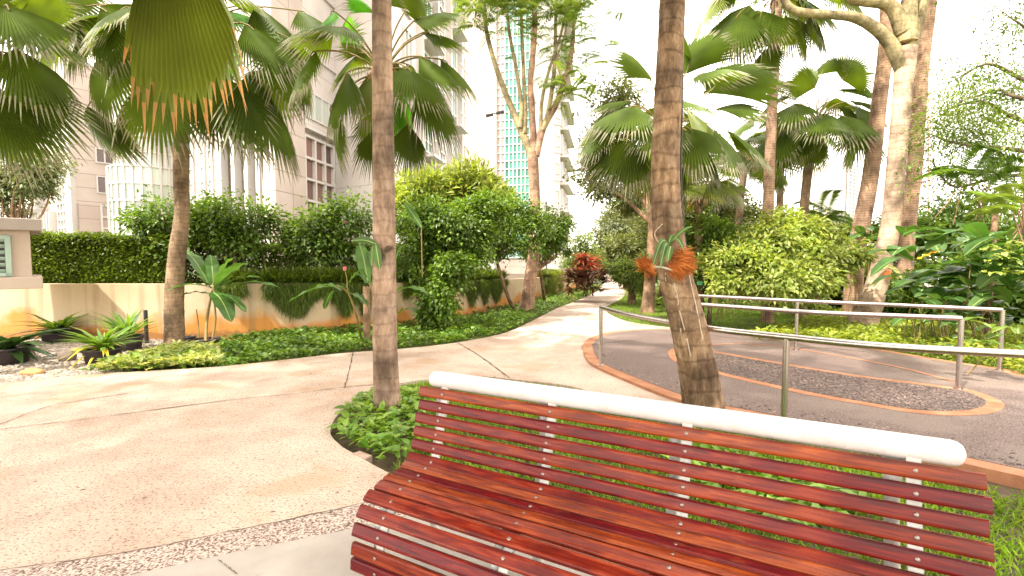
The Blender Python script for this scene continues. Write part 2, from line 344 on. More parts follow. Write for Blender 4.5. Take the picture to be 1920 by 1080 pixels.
M['variegated'] = leafmat('cream_green_leaf', [(.13, .2, .04), (.3, .34, .1), (.42, .43, .18), (.18, .24, .06)], trans=.35, rough=.45)
M['hedge'] = leafmat('hedge_leaf', [(.05, .085, .01), (.09, .14, .015), (.16, .22, .02)], trans=.35)
M['grey_leaf'] = leafmat('grey_green_leaf', [(.09, .12, .05), (.15, .18, .08), (.21, .23, .13)], trans=.3, rough=.45)
M['olive'] = leafmat('olive_leaf', [(.06, .085, .02), (.1, .125, .03), (.16, .17, .055)], trans=.35)
M['cover'] = leafmat('ground_cover_leaf', [(.04, .09, .01), (.09, .18, .018), (.17, .27, .035), (.05, .12, .014), (.22, .3, .05)], trans=.32, rough=.4)
M['cover_y'] = leafmat('sunny_ground_cover_leaf', [(.10, .16, .02), (.2, .25, .03), (.27, .3, .05)], trans=.4, rough=.45)
M['vinci'] = leafmat('glossy_light_leaf', [(.08, .17, .02), (.15, .26, .03), (.24, .35, .06)], trans=.34, rough=.33, nscale=4)
M['grass'] = leafmat('grass_blade', [(.09, .18, .012), (.17, .28, .02), (.26, .35, .04)], trans=.4, rough=.5)
M['banana'] = leafmat('banana_leaf', [(.03, .08, .018), (.055, .13, .025), (.08, .14, .045)], trans=.4, rough=.4, nscale=3)
M['rib'] = leafmat('leaf_midrib', [(.2, .27, .08), (.25, .32, .1)], trans=.1)
M['dark_leaf'] = leafmat('dark_broad_leaf', [(.02, .05, .012), (.035, .075, .02)], trans=.15, rough=.3)
M['strap'] = leafmat('strap_leaf', [(.1, .2, .02), (.16, .27, .03), (.07, .15, .02)], trans=.35)
M['strap_y'] = leafmat('yellow_strap_leaf', [(.45, .38, .03), (.5, .42, .05), (.32, .33, .03)], trans=.35)
M['red_leaf'] = leafmat('red_cordyline_leaf', [(.3, .05, .03), (.5, .09, .05), (.25, .12, .05), (.5, .18, .08)], trans=.3, tcol=(1.5, 1, .8))
M['maroon'] = leafmat('maroon_leaf', [(.10, .05, .03), (.16, .08, .045), (.12, .09, .04)], trans=.25, tcol=(1.3, 1, .7))
M['pinkfl'] = leafmat('pink_flower', [(.6, .12, .2), (.7, .25, .35)], trans=.3, tcol=(1, 1, 1))
M['redfl'] = leafmat('red_flower', [(.6, .06, .03), (.75, .12, .05)], trans=.3, tcol=(1, 1, 1))
M['whitefl'] = leafmat('white_orchid_flower', [(.75, .7, .68), (.8, .76, .74)], trans=.3, tcol=(1, 1, 1))
M['yellowfl'] = leafmat('yellow_old_leaf', [(.7, .38, .02), (.75, .42, .03)], trans=.3, tcol=(1, .9, .5))
M['pot'] = stone('black_plastic_pot', [(.3, (.022, .016, .018)), (.7, (.05, .038, .04))], scale=8, rough=.45, bump=.1)
M['rock_b'] = stone('brown_rock', [(.3, (.15, .11, .09)), (.7, (.24, .19, .16))], scale=9, bump=.6, bscale=20)
M['rock_o'] = stone('orange_rock', [(.3, (.42, .2, .07)), (.7, (.62, .36, .15))], scale=9, bump=.6, bscale=20)
M['brick'] = stone('kerb_brick', [(.3, (.3, .2, .14)), (.7, (.44, .33, .26))], scale=14, bump=.5)
M['panel'] = panelmat('cream_stone_cladding', (.44, .37, .325), (.48, .41, .365), (.25, .2, .17), w=2.4, h=.95, msize=.022)
M['panel_w'] = panelmat('white_stone_cladding', (.56, .52, .49), (.59, .55, .52), (.38, .34, .31), w=3.2, h=1.4, msize=.02)
M['panel_p'] = panelmat('pink_stone_cladding', (.40, .32, .285), (.43, .35, .31), (.25, .19, .16), w=2.0, h=.9, msize=.02)
M['white_frame'] = stone('white_window_frame', [(.3, (.50, .47, .45)), (.7, (.56, .53, .51))], scale=1, rough=.4, bump=0)
M['ochre'] = stone('ochre_interior', [(.3, (.5, .28, .08)), (.7, (.62, .38, .14))], scale=.8, rough=.7, bump=0)
M['gl_g'] = glassmat('green_glass', (.09, .30, .23), .45)
M['gl_d'] = glassmat('dark_glass', (.13, .10, .10), .6)
M['gl_p'] = glassmat('pale_green_glass', (.42, .47, .42), .35)
M['gl_r'] = glassmat('brown_glass', (.17, .09, .07), .5)
M['kiosk'] = stone('kiosk_plaster', [(.3, (.50, .40, .32)), (.7, (.56, .46, .38))], scale=1.5, bump=.1)
M['kiosk_roof'] = stone('kiosk_roof', [(.3, (.33, .28, .25)), (.7, (.4, .35, .31))], scale=2, bump=.1)
M['louvre'] = stone('green_louvre', [(.3, (.32, .45, .38)), (.7, (.42, .54, .46))], scale=6, bump=.05)
M['dark'] = stone('dark_metal', [(.3, (.03, .03, .03)), (.7, (.07, .06, .06))], scale=6, rough=.5)
def wallmat():
    m, n, b = newmat('stained_cream_render'); tc = node(n, "ShaderNodeTexCoord"); sp = node(n, "ShaderNodeSeparateXYZ"); n.links.new(tc.outputs['Object'], sp.inputs[0])
    nz = node(n, "ShaderNodeTexNoise"); nz.inputs['Scale'].default_value = .9; nz.inputs['Detail'].default_value = 8; n.links.new(tc.outputs['Object'], nz.inputs['Vector'])
    base = ramp(n, nz.outputs[0], [(.3, (.50, .37, .22)), (.5, (.60, .46, .29)), (.7, (.64, .52, .36))])
    # rust-orange splash stain with its own wavy edge along the foot
    n2 = node(n, "ShaderNodeTexNoise"); n2.inputs['Scale'].default_value = 1.0; n2.inputs['Detail'].default_value = 5; n.links.new(tc.outputs['Object'], n2.inputs['Vector'])
    ma = node(n, "ShaderNodeMath"); ma.operation = 'MULTIPLY_ADD'; n.links.new(n2.outputs[0], ma.inputs[0]); ma.inputs[1].default_value = 1.5; ma.inputs[2].default_value = -.33
    sb = node(n, "ShaderNodeMath"); sb.operation = 'SUBTRACT'; n.links.new(ma.outputs[0], sb.inputs[0]); n.links.new(sp.outputs[2], sb.inputs[1])
    st = ramp(n, sb.outputs[0], [(0.0, (0, 0, 0)), (.22, (.9, .9, .9))])
    mo = node(n, "ShaderNodeMixRGB"); n.links.new(st.outputs[0], mo.inputs[0]); n.links.new(base.outputs[0], mo.inputs[1]); mo.inputs[2].default_value = (.62, .24, .03, 1)
    # vertical streaks of algae
    mp = node(n, "ShaderNodeMapping"); mp.inputs['Scale'].default_value = (2.3, 2.3, .12); n.links.new(tc.outputs['Object'], mp.inputs[0])
    n3 = node(n, "ShaderNodeTexNoise"); n3.inputs['Scale'].default_value = 2.2; n3.inputs['Detail'].default_value = 7; n.links.new(mp.outputs[0], n3.inputs['Vector'])
    s3 = ramp(n, n3.outputs[0], [(.5, (0, 0, 0)), (.72, (.55, .55, .55))]); m4 = node(n, "ShaderNodeMixRGB"); n.links.new(s3.outputs[0], m4.inputs[0]); n.links.new(mo.outputs[0], m4.inputs[1]); m4.inputs[2].default_value = (.22, .15, .08, 1)
    n5 = node(n, "ShaderNodeTexNoise"); n5.inputs['Scale'].default_value = 5; n5.inputs['Detail'].default_value = 8; n5.inputs['Roughness'].default_value = .75; n.links.new(tc.outputs['Object'], n5.inputs['Vector'])
    m5 = node(n, "ShaderNodeMath"); m5.operation = 'MULTIPLY_ADD'; n.links.new(n5.outputs[0], m5.inputs[0]); m5.inputs[1].default_value = .55; m5.inputs[2].default_value = -.12
    s5 = node(n, "ShaderNodeMath"); s5.operation = 'SUBTRACT'; n.links.new(m5.outputs[0], s5.inputs[0]); n.links.new(sp.outputs[2], s5.inputs[1])
    r5 = ramp(n, s5.outputs[0], [(0, (0, 0, 0)), (.08, (.75, .75, .75))]); m6 = node(n, "ShaderNodeMixRGB"); n.links.new(r5.outputs[0], m6.inputs[0]); n.links.new(m4.outputs[0], m6.inputs[1]); m6.inputs[2].default_value = (.24, .12, .04, 1)
    r7 = ramp(n, n5.outputs[0], [(.58, (0, 0, 0)), (.72, (.4, .4, .4))]); m8 = node(n, "ShaderNodeMixRGB"); n.links.new(r7.outputs[0], m8.inputs[0]); n.links.new(m6.outputs[0], m8.inputs[1]); m8.inputs[2].default_value = (.34, .24, .13, 1)
    n.links.new(m8.outputs[0], b.inputs['Base Color']); b.inputs['Roughness'].default_value = .85
    return m
M['wall'] = wallmat()

# ------------------------------------------------------------ ground
GZ = -0.07
mb = MB(); mb.add([(-900, -300, GZ), (900, -300, GZ), (900, 1500, GZ), (-900, 1500, GZ)], [(0, 1, 2, 3)])
tag(mb.build('ground', M['groundgreen']), kind='structure')

def slab(name, P, z, th, mat):
    P = np.array([(p[0], p[1]) for p in P]); mb = MB(); prism(mb, P, z - th, z); o = mb.build(name, mat, smooth=False); o['kind'] = 'structure'; return o
def gpx(L, n=None, z=0):
    P = np.array([G(a, b, z) for a, b in L]); return smooth_path(P, n or len(L) * 5)
top_edge = gpx([(-500, 745), (-200, 728), (0, 718), (163, 702), (300, 694), (413, 687), (530, 675), (640, 662), (760, 653), (857, 642), (950, 623), (1007, 597), (1040, 580), (1073, 567), (1113, 550), (1127, 540), (1131, 530), (1128, 520), (1110, 513), (1060, 508)], 90)
right_edge = gpx([(1090, 507), (1130, 511), (1145, 519), (1170, 526), (1181, 538), (1168, 557), (1150, 568), (1134, 577), (1142, 588), (1165, 599), (1200, 607), (1260, 614), (1330, 620), (1400, 640)], 60)
island = gpx([(1300, 772), (1284, 767), (1149, 745), (1060, 722), (960, 711), (913, 706), (865, 707), (793, 712), (749, 719), (699, 736), (643, 768), (619, 806), (636, 833), (667, 852), (699, 871), (732, 888)], 70)
island_in = [(-.55, 3.2), (.0, 2.85), (.8, 2.35), (1.7, 1.8), (2.6, 1.35), (4.2, .9), (7, .6)]
poly = list(top_edge) + list(right_edge) + [vec(3.2, 7, 0), vec(3.0, 5.0, 0)] + list(island) + [vec(a, b, 0) for a, b in island_in] + [vec(7, -3, 0), vec(-12, -3, 0)]
slab('path', poly, 0.0, .12, M['path'])
# brick edging of the island shows its side: a low kerb strip along it
# medallion
med = gpx([(1092, 650), (1096, 668), (1110, 686), (1165, 712), (1284, 758), (1455, 795), (1640, 838), (1820, 880), (1920, 903)], 60)
med_far = gpx([(1985, 720), (1920, 707), (1896, 698), (1796, 683), (1700, 667), (1597, 651), (1440, 631), (1330, 622), (1230, 619.5), (1150, 624), (1108, 636), (1092, 650)], 60)
E1 = [vec(3.9, 3.05, 0), vec(6, 2.0, 0), vec(9.5, 3.0, 0), vec(9.5, 6.0, 0)]
ring_o = list(med) + E1 + list(med_far)
slab('raised_band', ring_o, .034, .10, M['band'])
RO = np.array(ring_o)[:, :2]
def inset(P, d):
    P = np.asarray(P)[:, :2]; n = len(P); out = []
    a = sum(P[i][0] * P[(i + 1) % n][1] - P[(i + 1) % n][0] * P[i][1] for i in range(n)); s = 1 if a > 0 else -1
    for i in range(n):
        t = P[(i + 1) % n] - P[i - 1]; t = t / (np.linalg.norm(t) + 1e-9); out.append(P[i] + s * d * np.array([-t[1], t[0]]))
    return np.array(out)
keep = [p for i, p in enumerate(RO) if i == 0 or np.linalg.norm(p - RO[i - 1]) > .02]
slab('medallion_paving', inset(keep, .17), .038, .06, M['pebble'])
inn = gpx([(1252, 660), (1268, 653), (1334, 658), (1440, 676), (1597, 702), (1755, 722), (1830, 734), (1883, 758), (1850, 776), (1740, 777), (1600, 756), (1470, 731), (1344, 701), (1264, 677), (1252, 660)], 90, z=.04)[:-1]
slab('inner_band', inn, .043, .05, M['band'])
ii = inset(inn, .14); slab('inner_paving', ii, .047, .05, M['pebble_d'])
# thin band that spirals through the medallion
sp = gpx([(1335, 646), (1400, 645), (1480, 652), (1600, 672), (1700, 692), (1790, 716)], 40, z=.04)
mb = MB(); t = nrm(np.gradient(sp, axis=0)); s_ = np.stack([-t[:, 1], t[:, 0], t[:, 2] * 0], 1)
Vv = np.concatenate([sp + s_ * .03, sp - s_ * .03]); Vv[:, 2] = .0425; n_ = len(sp)
mb.add(Vv, [(i, i + n_, i + n_ + 1, i + 1) for i in range(n_ - 1)]); tag(mb.build('spiral_band', M['band']), kind='structure')
# rough stones set in the paving edge (reflexology cobbles)
def pebbles(mb, P, z, r0, r1, flat=.5):
    n = len(P); a = np.arange(6) * pi / 3
    base = [(cos(x), sin(x), 0) for x in a] + [(.62 * cos(x + .5), .62 * sin(x + .5), .8) for x in a[::2]] + [(0, 0, 1)]
    base = np.array(base); r = rng.uniform(r0, r1, n); th = rng.uniform(0, 2 * pi, n); el = rng.uniform(.55, 1, n)
    V = np.empty((n, 10, 3)); c, s = np.cos(th)[:, None], np.sin(th)[:, None]
    jit = 1 + .15 * rng.normal(size=(n, 10)); bx = base[None, :, 0] * jit; by = base[None, :, 1] * el[:, None] * jit
    V[..., 0] = P[:, 0:1] + r[:, None] * (bx * c - by * s); V[..., 1] = P[:, 1:2] + r[:, None] * (bx * s + by * c)
    V[..., 2] = z + (base[None, :, 2] * flat * r[:, None])
    k = np.arange(n)[:, None] * 10
    tr = [(0, 1, 6), (1, 2, 7), (1, 7, 6), (2, 3, 7), (3, 4, 8), (3, 8, 7), (4, 5, 8), (5, 0, 6), (5, 6, 8), (6, 7, 9), (7, 8, 9), (8, 6, 9)]
    mb.add(V.reshape(-1, 3), np.concatenate([k + list(q) for q in tr]))
M['cobble'] = leafmat('cobble_stones', [(.035, .023, .019), (.085, .058, .048), (.14, .1, .082), (.22, .165, .13)], trans=0, rough=.6, spec=.4)
mb = MB(); pe = scatter(inset(keep, .19), 15000)
d1 = pe[:, 1]; pe = pe[rng.uniform(size=len(pe)) < np.clip(1.6 - d1 * .14, .1, 1)]
pe = pe[~in_poly(pe, inn[:, :2])]
mt_ = np.array([np.min(np.linalg.norm(med[:, :2] - p, axis=1)) for p in pe]); pe = pe[rng.uniform(size=len(pe)) < np.clip(1.5 - mt_ * 2.2, .0, 1)]
pebbles(mb, pe, .035, .009, .024, .6); tag(mb.build('set_cobbles', M['cobble'], smooth=False), 'dark river cobbles set close together in the round reflexology paving', 'pebbles', kind='stuff')
mb = MB(); pe = scatter(ii, 8000); pebbles(mb, pe, .044, .008, .018, .5)
tag(mb.build('inner_cobbles', M['cobble'], smooth=False), 'dark cobbles filling the lens shaped inner ring of the round paving', 'pebbles', kind='stuff')
# pebble strip and grey tile at the foot
def line_pts(L, z): return [G(a, b, z) for a, b in L]
s1 = [(-300, 1108), (0, 1072), (213, 1042), (400, 1006), (640, 955), (760, 925)]
s2 = [(760, 968), (640, 996), (420, 1040), (240, 1080), (0, 1128), (-300, 1180)]
P = [G(*p) for p in s1] + [G(*p) for p in s2]
slab('pebble_strip', P, .004, .02, M['strip'])
P2 = [G(*p) for p in s2][::-1] + [vec(2.5, 2.2, 0), vec(2.5, .2, 0), vec(-6, .2, 0)]
Q = [G(*p) for p in s2]
slab('tile_paving', [Q[0], Q[1], Q[2], Q[3], Q[4], Q[5], vec(-6, .4, 0), vec(1.4, .4, 0), vec(1.2, 1.9, 0), vec(0, 2.55, 0)], .0025, .02, M['tile'])
# narrow joints
def strip_line(mb, P, w, z):
    P = np.array(P); t = nrm(np.gradient(P, axis=0)); s = np.stack([-t[:, 1], t[:, 0], 0 * t[:, 0]], 1); wv = w * (1 + .5 * rng.normal(size=(len(P), 1)).clip(-1.2, 1.5))
    V = np.concatenate([P + s * wv, P - s * wv]); V[:, 2] = z; n = len(P); mb.add(V, [(i, i + n, i + n + 1, i + 1) for i in range(n - 1)])
mb = MB()
for L, w in [([(-60, 812), (0, 796), (80, 766), (150, 752), (240, 738)], .005), ([(0, 806), (200, 781), (420, 752), (560, 738), (640, 727), (700, 722)], .006), ([(662, 662), (656, 690), (646, 728)], .006),
             ([(858, 643), (900, 668), (955, 709)], .008), ([(945, 624), (975, 622), (1010, 624)], .006), ([(0, 1071), (213, 1041), (400, 1005), (640, 954), (700, 940)], .004), ([(410, 1052), (445, 1078)], .002)]:
    P = smooth_path([G(*p) for p in L], 40); P = P + rng.normal(size=P.shape) * .003; strip_line(mb, P, w, .0065)
tag(mb.build('paving_joints', M['joint']), kind='structure')
# gravel bed
grav = [G(*p) for p in [(-420, 742), (0, 719), (163, 704), (215, 698), (300, 672), (365, 650), (365, 632)]] + [vec(-9, 11, 0), vec(-16, 11, 0)]
slab('gravel_bed', grav, -.03, .03, M['gravel'])
mb = MB(); P = scatter(grav, 16000); P = P[(P[:, 1] < 10)]; pebbles(mb, P, -.03, .016, .042, .6)
tag(mb.build('gravel', M['stones'], smooth=False), 'loose pale river gravel around the black pots beside the path', 'gravel', kind='stuff')
# island soil
isl = [p for p in island] + [vec(a, b, 0) for a, b in island_in] + [vec(7, 1.6, 0), vec(3.7, 3.2, 0)] + list(med[::-1][:40])
slab('island_soil', isl, -.06, .03, M['soil'])
# far lawn on the right
lawn = [G(*p) for p in [(1136, 577), (1150, 592), (1200, 606), (1330, 619), (1440, 630), (1597, 650), (1796, 682), (1990, 719), (2100, 640), (1700, 575), (1180, 545)]]
slab('lawn', lawn, -.035, .03, M['groundgreen'])

# ------------------------------------------------------------ grass and ground cover
def blades(mb, P, z, h, w, lean=.5, hv=.4):
    n = len(P); B = np.column_stack([P, np.full(n, z)]); d = rng.normal(size=(n, 3)) * lean; d[:, 2] = 1
    L = h * (1 + hv * rng.normal(size=n)).clip(.3, 2); leaf_diamonds(mb, B, nrm(d), rnd_unit(n), L, w, fold=.1, droop=.25)
isp = np.array([(p[0], p[1]) for p in isl])
mb = MB(); P = scatter(isp, 52000); P = P[P[:, 1] > 1.3]
P = P[(P[:, 0] > -.9 + .0 * P[:, 1]) | (P[:, 1] > 5.3)]; 
md_ = np.array([np.min(np.linalg.norm(med[:, :2] - p, axis=1)) for p in P]); P = P[(P[:, 0] < 1.2) | (rng.uniform(size=len(P)) < np.clip((md_ - .12) * 3.5, 0.04, 1))]
blades(mb, P, -.06, .062, .008, 1.0)
tag(mb.build('grass', M['grass']), 'bright green grass in the kerbed bed behind the red bench', 'grass', kind='stuff')
mb = MB(); P = scatter(np.array([(p[0], p[1]) for p in lawn]), 60000); blades(mb, P, -.035, .05, .011, .7)
tag(mb.build('lawn_grass', M['grass']), 'short lawn grass between the winding path and the round paving', 'grass', kind='stuff')
# broad leaf plants round the first palm
def cover_leaves(mb, P, z, h, L, Wd, full=False, up=.35, m=0):
    n = len(P); B = np.column_stack([P, z + rng.uniform(.15, 1, n) ** .7 * h]); a = rng.uniform(0, 2 * pi, n)
    D = np.column_stack([np.cos(a), np.sin(a), rng.normal(.0 + up, .35, n)]); N = np.column_stack([rng.normal(0, .35, (n, 2)), np.ones(n)])
    LL = L * rng.uniform(.65, 1.25, n)
    (leaf_full if full else leaf_diamonds)(mb, B, D, N, LL, LL * Wd / L, m)
mb = MB()
pl = [G(*p, -.06) for p in [(628, 812), (660, 775), (700, 752), (760, 745), (800, 760), (800, 860), (748, 885), (690, 862), (640, 838)]]
P = scatter(pl, 900); n = len(P)
h = np.full(n, .11); cover_leaves(mb, P, -.05, .15, .105, .052, True, up=.45)
tag(mb.build('broadleaf_ground_cover', M['vinci']), 'glossy light green broad leaves around the foot of the grey palm', 'ground cover', kind='stuff')
mb = MB(); pl = [G(*p, -.06) for p in [(1270, 880), (1420, 870), (1560, 930), (1640, 960), (1500, 1010), (1330, 960)]]
P = scatter(pl, 420); cover_leaves(mb, P, -.05, .08, .12, .05, True, up=.2)
mbp = [G(*p, -.06) for p in [(1255, 850), (1380, 850), (1480, 900), (1400, 930), (1250, 890)]]
P = scatter(mbp, 160); cover_leaves(mb, P, -.05, .08, .11, .05, True, up=.2)
tag(mb.build('leafy_weeds', M['vinci']), 'broad green weeds in the grass seen between the bench slats', 'ground cover', kind='stuff')
# strip along the wall
wall_base = [(-330, 640), (-100, 640), (120, 640), (290, 641), (450, 637), (640, 627), (700, 622), (790, 615), (853, 607), (900, 594), (940, 583), (1007, 566), (1053, 553), (1085, 545), (1105, 539)]
WB = smooth_path([G(*p, GZ) for p in wall_base], 90)
cov = [G(*p) for p in [(163, 701), (300, 693), (413, 686), (530, 674), (640, 661), (760, 652), (857, 641), (950, 621), (1007, 595), (1040, 578), (1073, 565), (1113, 549), (1120, 538)]]
covp = cov + [p for p in WB[::-1] if G(430, 637)[0] < p[0]] + [G(p[0], p[1]) for p in [(430, 640), (330, 668), (230, 682)]]
mb = MB(); P = scatter(covp, 42000)
P = P[rng.uniform(size=len(P)) < np.clip(14 / P[:, 1] - .5, .35, 1)]
var = P[:, 0] + .35 * P[:, 1] < -1.75 + .0
cl = .6 + .4 * np.sin(P[:, 0] * 3.1 + 1.3 * np.sin(P[:, 1] * 2.3)) * np.sin(P[:, 1] * 3.7)
for k in range(4):
    sel = (cl > .25 * k - .1) & (cl <= .25 * k + .15) if k < 3 else cl > .65
    q = P[sel]; 
    if len(q): cover_leaves(mb, q[::2], -.05, .06 + .05 * k, .11, .062, False, up=.3)
tag(mb.build('ground_cover', M['cover']), 'low green ground cover between the winding path and the stained wall', 'ground cover', kind='stuff')
mb = MB(); pv = [G(*p) for p in [(165, 701), (300, 693), (415, 686), (405, 660), (330, 655), (270, 672), (200, 690)]]
P = scatter(pv, 2600); cover_leaves(mb, P, -.03, .16, .12, .05, False, up=.5)
tag(mb.build('variegated_ground_cover', M['variegated']), 'cream and green variegated leaves at the path edge beside the pots', 'ground cover', kind='stuff')
mb = MB(); pv = [G(*p) for p in [(1400, 640), (1597, 650), (1796, 682), (1990, 717), (2050, 640), (1800, 600), (1550, 590), (1500, 610)]]
P = scatter(pv, 13000)
cover_leaves(mb, P, -.03, .22, .11, .05, False, up=.5)
tag(mb.build('sunny_ground_cover', M['cover_y']), 'yellow green leafy ground cover behind the far steel rail', 'ground cover', kind='stuff')
mb = MB(); pv = [G(*p) for p in [(1170, 560), (1185, 540), (1290, 560), (1420, 575), (1560, 585), (1560, 600), (1350, 590), (1230, 580)]]
P = scatter(pv, 5000); cover_leaves(mb, P, -.03, .4, .14, .05, False, up=.6)
tag(mb.build('border_plants', M['shrub_l']), 'light green leafy border at the back of the small lawn', 'ground cover', kind='stuff')

# ------------------------------------------------------------ planter wall, kiosk
WT = 1.02
mb = MB(); n = len(WB); nn = nrm(np.gradient(WB, axis=0)); sd = np.stack([-nn[:, 1], nn[:, 0], 0 * nn[:, 0]], 1)
# taper of the height where the wall sinks into the slope
top = np.interp(WB[:, 1], [9, 11, 16, 24], [1.12, 1.05, .95, .8])
back = WB + sd * .22
A = WB.copy(); A[:, 2] = GZ - .1; B = WB.copy(); B[:, 2] = top; C = back.copy(); C[:, 2] = top; D = back.copy(); D[:, 2] = GZ - .1
V = np.concatenate([A, B, C, D]); q = []
for i in range(n - 1):
    for k in range(3): q.append((k * n + i, k * n + i + 1, (k + 1) * n + i + 1, (k + 1) * n + i))
q += [(0, n, 2 * n, 3 * n), (n - 1, 4 * n - 1, 3 * n - 1, 2 * n - 1)]
mb.add(V, q); o = mb.build('garden_wall', M['wall'], smooth=False); tag(o, 'curving cream rendered planter wall with orange stains along its foot', 'wall')
# raised bed behind it
far = back + sd * vec(3.5) * 1.0
mb = MB(); pc = back.copy(); pc[:, 2] = top - .06; pf = pc + sd * 5; V = np.concatenate([pc, pf]); mb.add(V, [(i, i + 1, i + n + 1, i + n) for i in range(n - 1)])
tag(mb.build('raised_bed_soil', M['soil']), kind='structure')

kx0, kz = at(-420, 540, 9.0), 1.08
o = thing('kiosk', at(-60, 535, 9.0), 'small beige service kiosk with flat roof and green louvres on the wall', 'kiosk')
og = np.array(o.location)
KE = nrm(vec(.71, .70, 0)); KN = vec(-KE[1], KE[0], 0); KA = np.array([KE, KN, [0, 0, 1]])
kr = at(80, 520, 8.36); zb = kr[2]; zt = at(80, 432, 8.36)[2]
def KP(a, b, z): return kr * [1, 1, 0] - KE * a + KN * b + vec(0, 0, z)
mb = MB(); box(mb, KP(1.75, .9, (zb + zt) / 2), (1.62, .8, (zt - zb) / 2), ax=KA); mb.build('wall', M['kiosk'], o, og, False)
mb = MB(); box(mb, KP(1.7, .9, zb - .09), (1.7, .92, .1), ax=KA, bev=.01); mb.build('base_slab', M['kiosk'], o, og, False)
mb = MB(); box(mb, KP(1.7, .9, zt + .09), (1.72, .98, .1), ax=KA, bev=.01); mb.build('roof', M['kiosk_roof'], o, og, False)
w1 = at(15, 445, 8.1)[2]; w0 = at(15, 515, 8.1)[2]; wa = .40; mb = MB()
for (ca, cz, ha, hz) in [(wa + .5, w1, .53, .03), (wa + .5, w0, .53, .03), (wa, (w0 + w1) / 2, .035, (w1 - w0) / 2 + .03), (wa + 1, (w0 + w1) / 2, .035, (w1 - w0) / 2 + .03)]:
    box(mb, KP(ca, .08, cz), (ha, .05, hz), ax=KA)
wn = mb.build('window_frame', M['louvre'], o, og, False)
mb = MB()
for i in range(6):
    z = w0 + (w1 - w0) * (i + .5) / 6
    box(mb, KP(wa + .5, .07, z), (.46, .05, .006), ax=[KE, KN * .75 - vec(0, 0, .66), KN * .66 + vec(0, 0, .75)])
mb.build('louvre', M['louvre'], wn, og, False)
mb = MB(); box(mb, KP(wa + .5, .095, (w0 + w1) / 2), (.49, .012, (w1 - w0) / 2), ax=KA); mb.build('window_back', M['dark'], o, og, False)

# ------------------------------------------------------------ bench
e = vec(cos(radians(-28.5)), sin(radians(-28.5)), 0); nb = vec(-e[1], e[0], 0); P0 = vec(-.5135, 2.7038, 0)
prof = [(0.0, .826), (-.020, .756), (-.040, .686), (-.060, .617), (-.078, .550), (-.100, .480), (-.150, .456), (-.212, .438), (-.278, .435), (-.345, .425), (-.408, .396), (-.462, .343), (-.502, .272), (-.524, .190), (-.528, .115)]
prof = np.array(prof); BL = 2.38
bo = P0 + e * BL / 2 - nb * .25; bo[2] = GZ
bench = thing('bench', bo, 'slatted red varnished bench with a thick white tube along its back', 'bench')
def BP(s, u, z): return P0 + e * s + nb * u + vec(0, 0, z)
tg = np.gradient(prof, axis=0); tg /= np.linalg.norm(tg, axis=1, keepdims=True)
frs = [.155, .80, 1.43, 2.19]
boltmesh = None
for i, (u, z) in enumerate(prof):
    # outward normal of the profile (towards the sitter)
    tu, tz = tg[i]; nu, nz_ = (tz, -tu) if (tz * -1 + -tu * 1) > 0 else (-tz, tu)
    if i < 5 and nu > 0: nu, nz_ = -nu, -nz_
    hw = .028 if i < 5 else .0293 if i < 9 else .031; th = .0125
    du = np.array([tu, tz]); dn = np.array([nu, nz_]); c = prof[i] + du * hw * .3
    ax = np.array([e, nb * du[0] + vec(0, 0, du[1]), nb * dn[0] + vec(0, 0, dn[1])])
    if np.linalg.det(ax) < 0: ax[1] = -ax[1]
    jl = rng.uniform(-.008, .008); mb = MB(); N = 16
    # slat: lengthwise rounded profile, a little bowed
    sec = [(-hw, -th), (hw, -th), (hw, th * .4), (hw - .006, th * .9), (hw - .014, th), (-hw + .014, th), (-hw + .006, th * .9), (-hw, th * .4)]
    cc = BP(BL / 2 + jl, c[0], c[1]); V = []
    for k in range(N + 1):
        s = -BL / 2 + BL * k / N; x = .002 * sin(s * 2.3 + i)
        for a, b in sec: V.append((s, a, b + x))
    V = np.array(V); K = len(sec); Fq = [(k * K + j, k * K + (j + 1) % K, (k + 1) * K + (j + 1) % K, (k + 1) * K + j) for k in range(N) for j in range(K)]
    mb.add(V, Fq); mb.add(V[:K], [tuple(range(K))[::-1]]); mb.add(V[-K:], [tuple(range(K))])
    so = mb.build('slat', M['slat'], None, None, False)
    from mathutils import Matrix
    R = Matrix(((ax[0][0], ax[1][0], ax[2][0]), (ax[0][1], ax[1][1], ax[2][1]), (ax[0][2], ax[1][2], ax[2][2])))
    so.parent = bench; so.location = cc - bo; so.rotation_euler = R.to_euler()
    bv = so.modifiers.new('bevel', 'BEVEL'); bv.width = .003; bv.segments = 2; bv.limit_method = 'ANGLE'; bv.angle_limit = radians(30)
    for s in frs:
        if boltmesh is None:
            mb = MB(); a = np.arange(12) * pi / 6; V = []
            for r, zz in ((.0085, 0), (.0085, .001), (.006, .003), (.002, .0036)):
                V += [(r * cos(x), r * sin(x), zz) for x in a]
            q = [(k * 12 + j, k * 12 + (j + 1) % 12, (k + 1) * 12 + (j + 1) % 12, (k + 1) * 12 + j) for k in range(3) for j in range(12)]
            mb.add(V, q); mb.add(V[-12:], [tuple(range(12))]); b_ = mb.build('bolt', M['bolt']); boltmesh = b_.data
        else: b_ = bpy.data.objects.new('bolt', boltmesh); COL.objects.link(b_)
        b_.parent = so; b_.location = (s - BL / 2 - jl, rng.uniform(-.003, .003), th - .0005)
# white back tube with rounded ends
TR = .0455; tc0 = prof[0] + np.array([.052, .057])
mb = MB(); ss = np.concatenate([[-.001, .003, .012, .028], np.linspace(.05, BL - .14, 20), [BL - .115, BL - .10, BL - .088, BL - .08]]) + .035
rr = np.ones(len(ss)) * TR; rr[:4] = TR * np.array([.35, .7, .9, .985]); rr[-4:] = TR * np.array([.985, .9, .7, .35])
tube(mb, [BP(s, tc0[0], tc0[1]) for s in ss], rr, 24); mb.build('back_tube', M['white'], bench, bo)
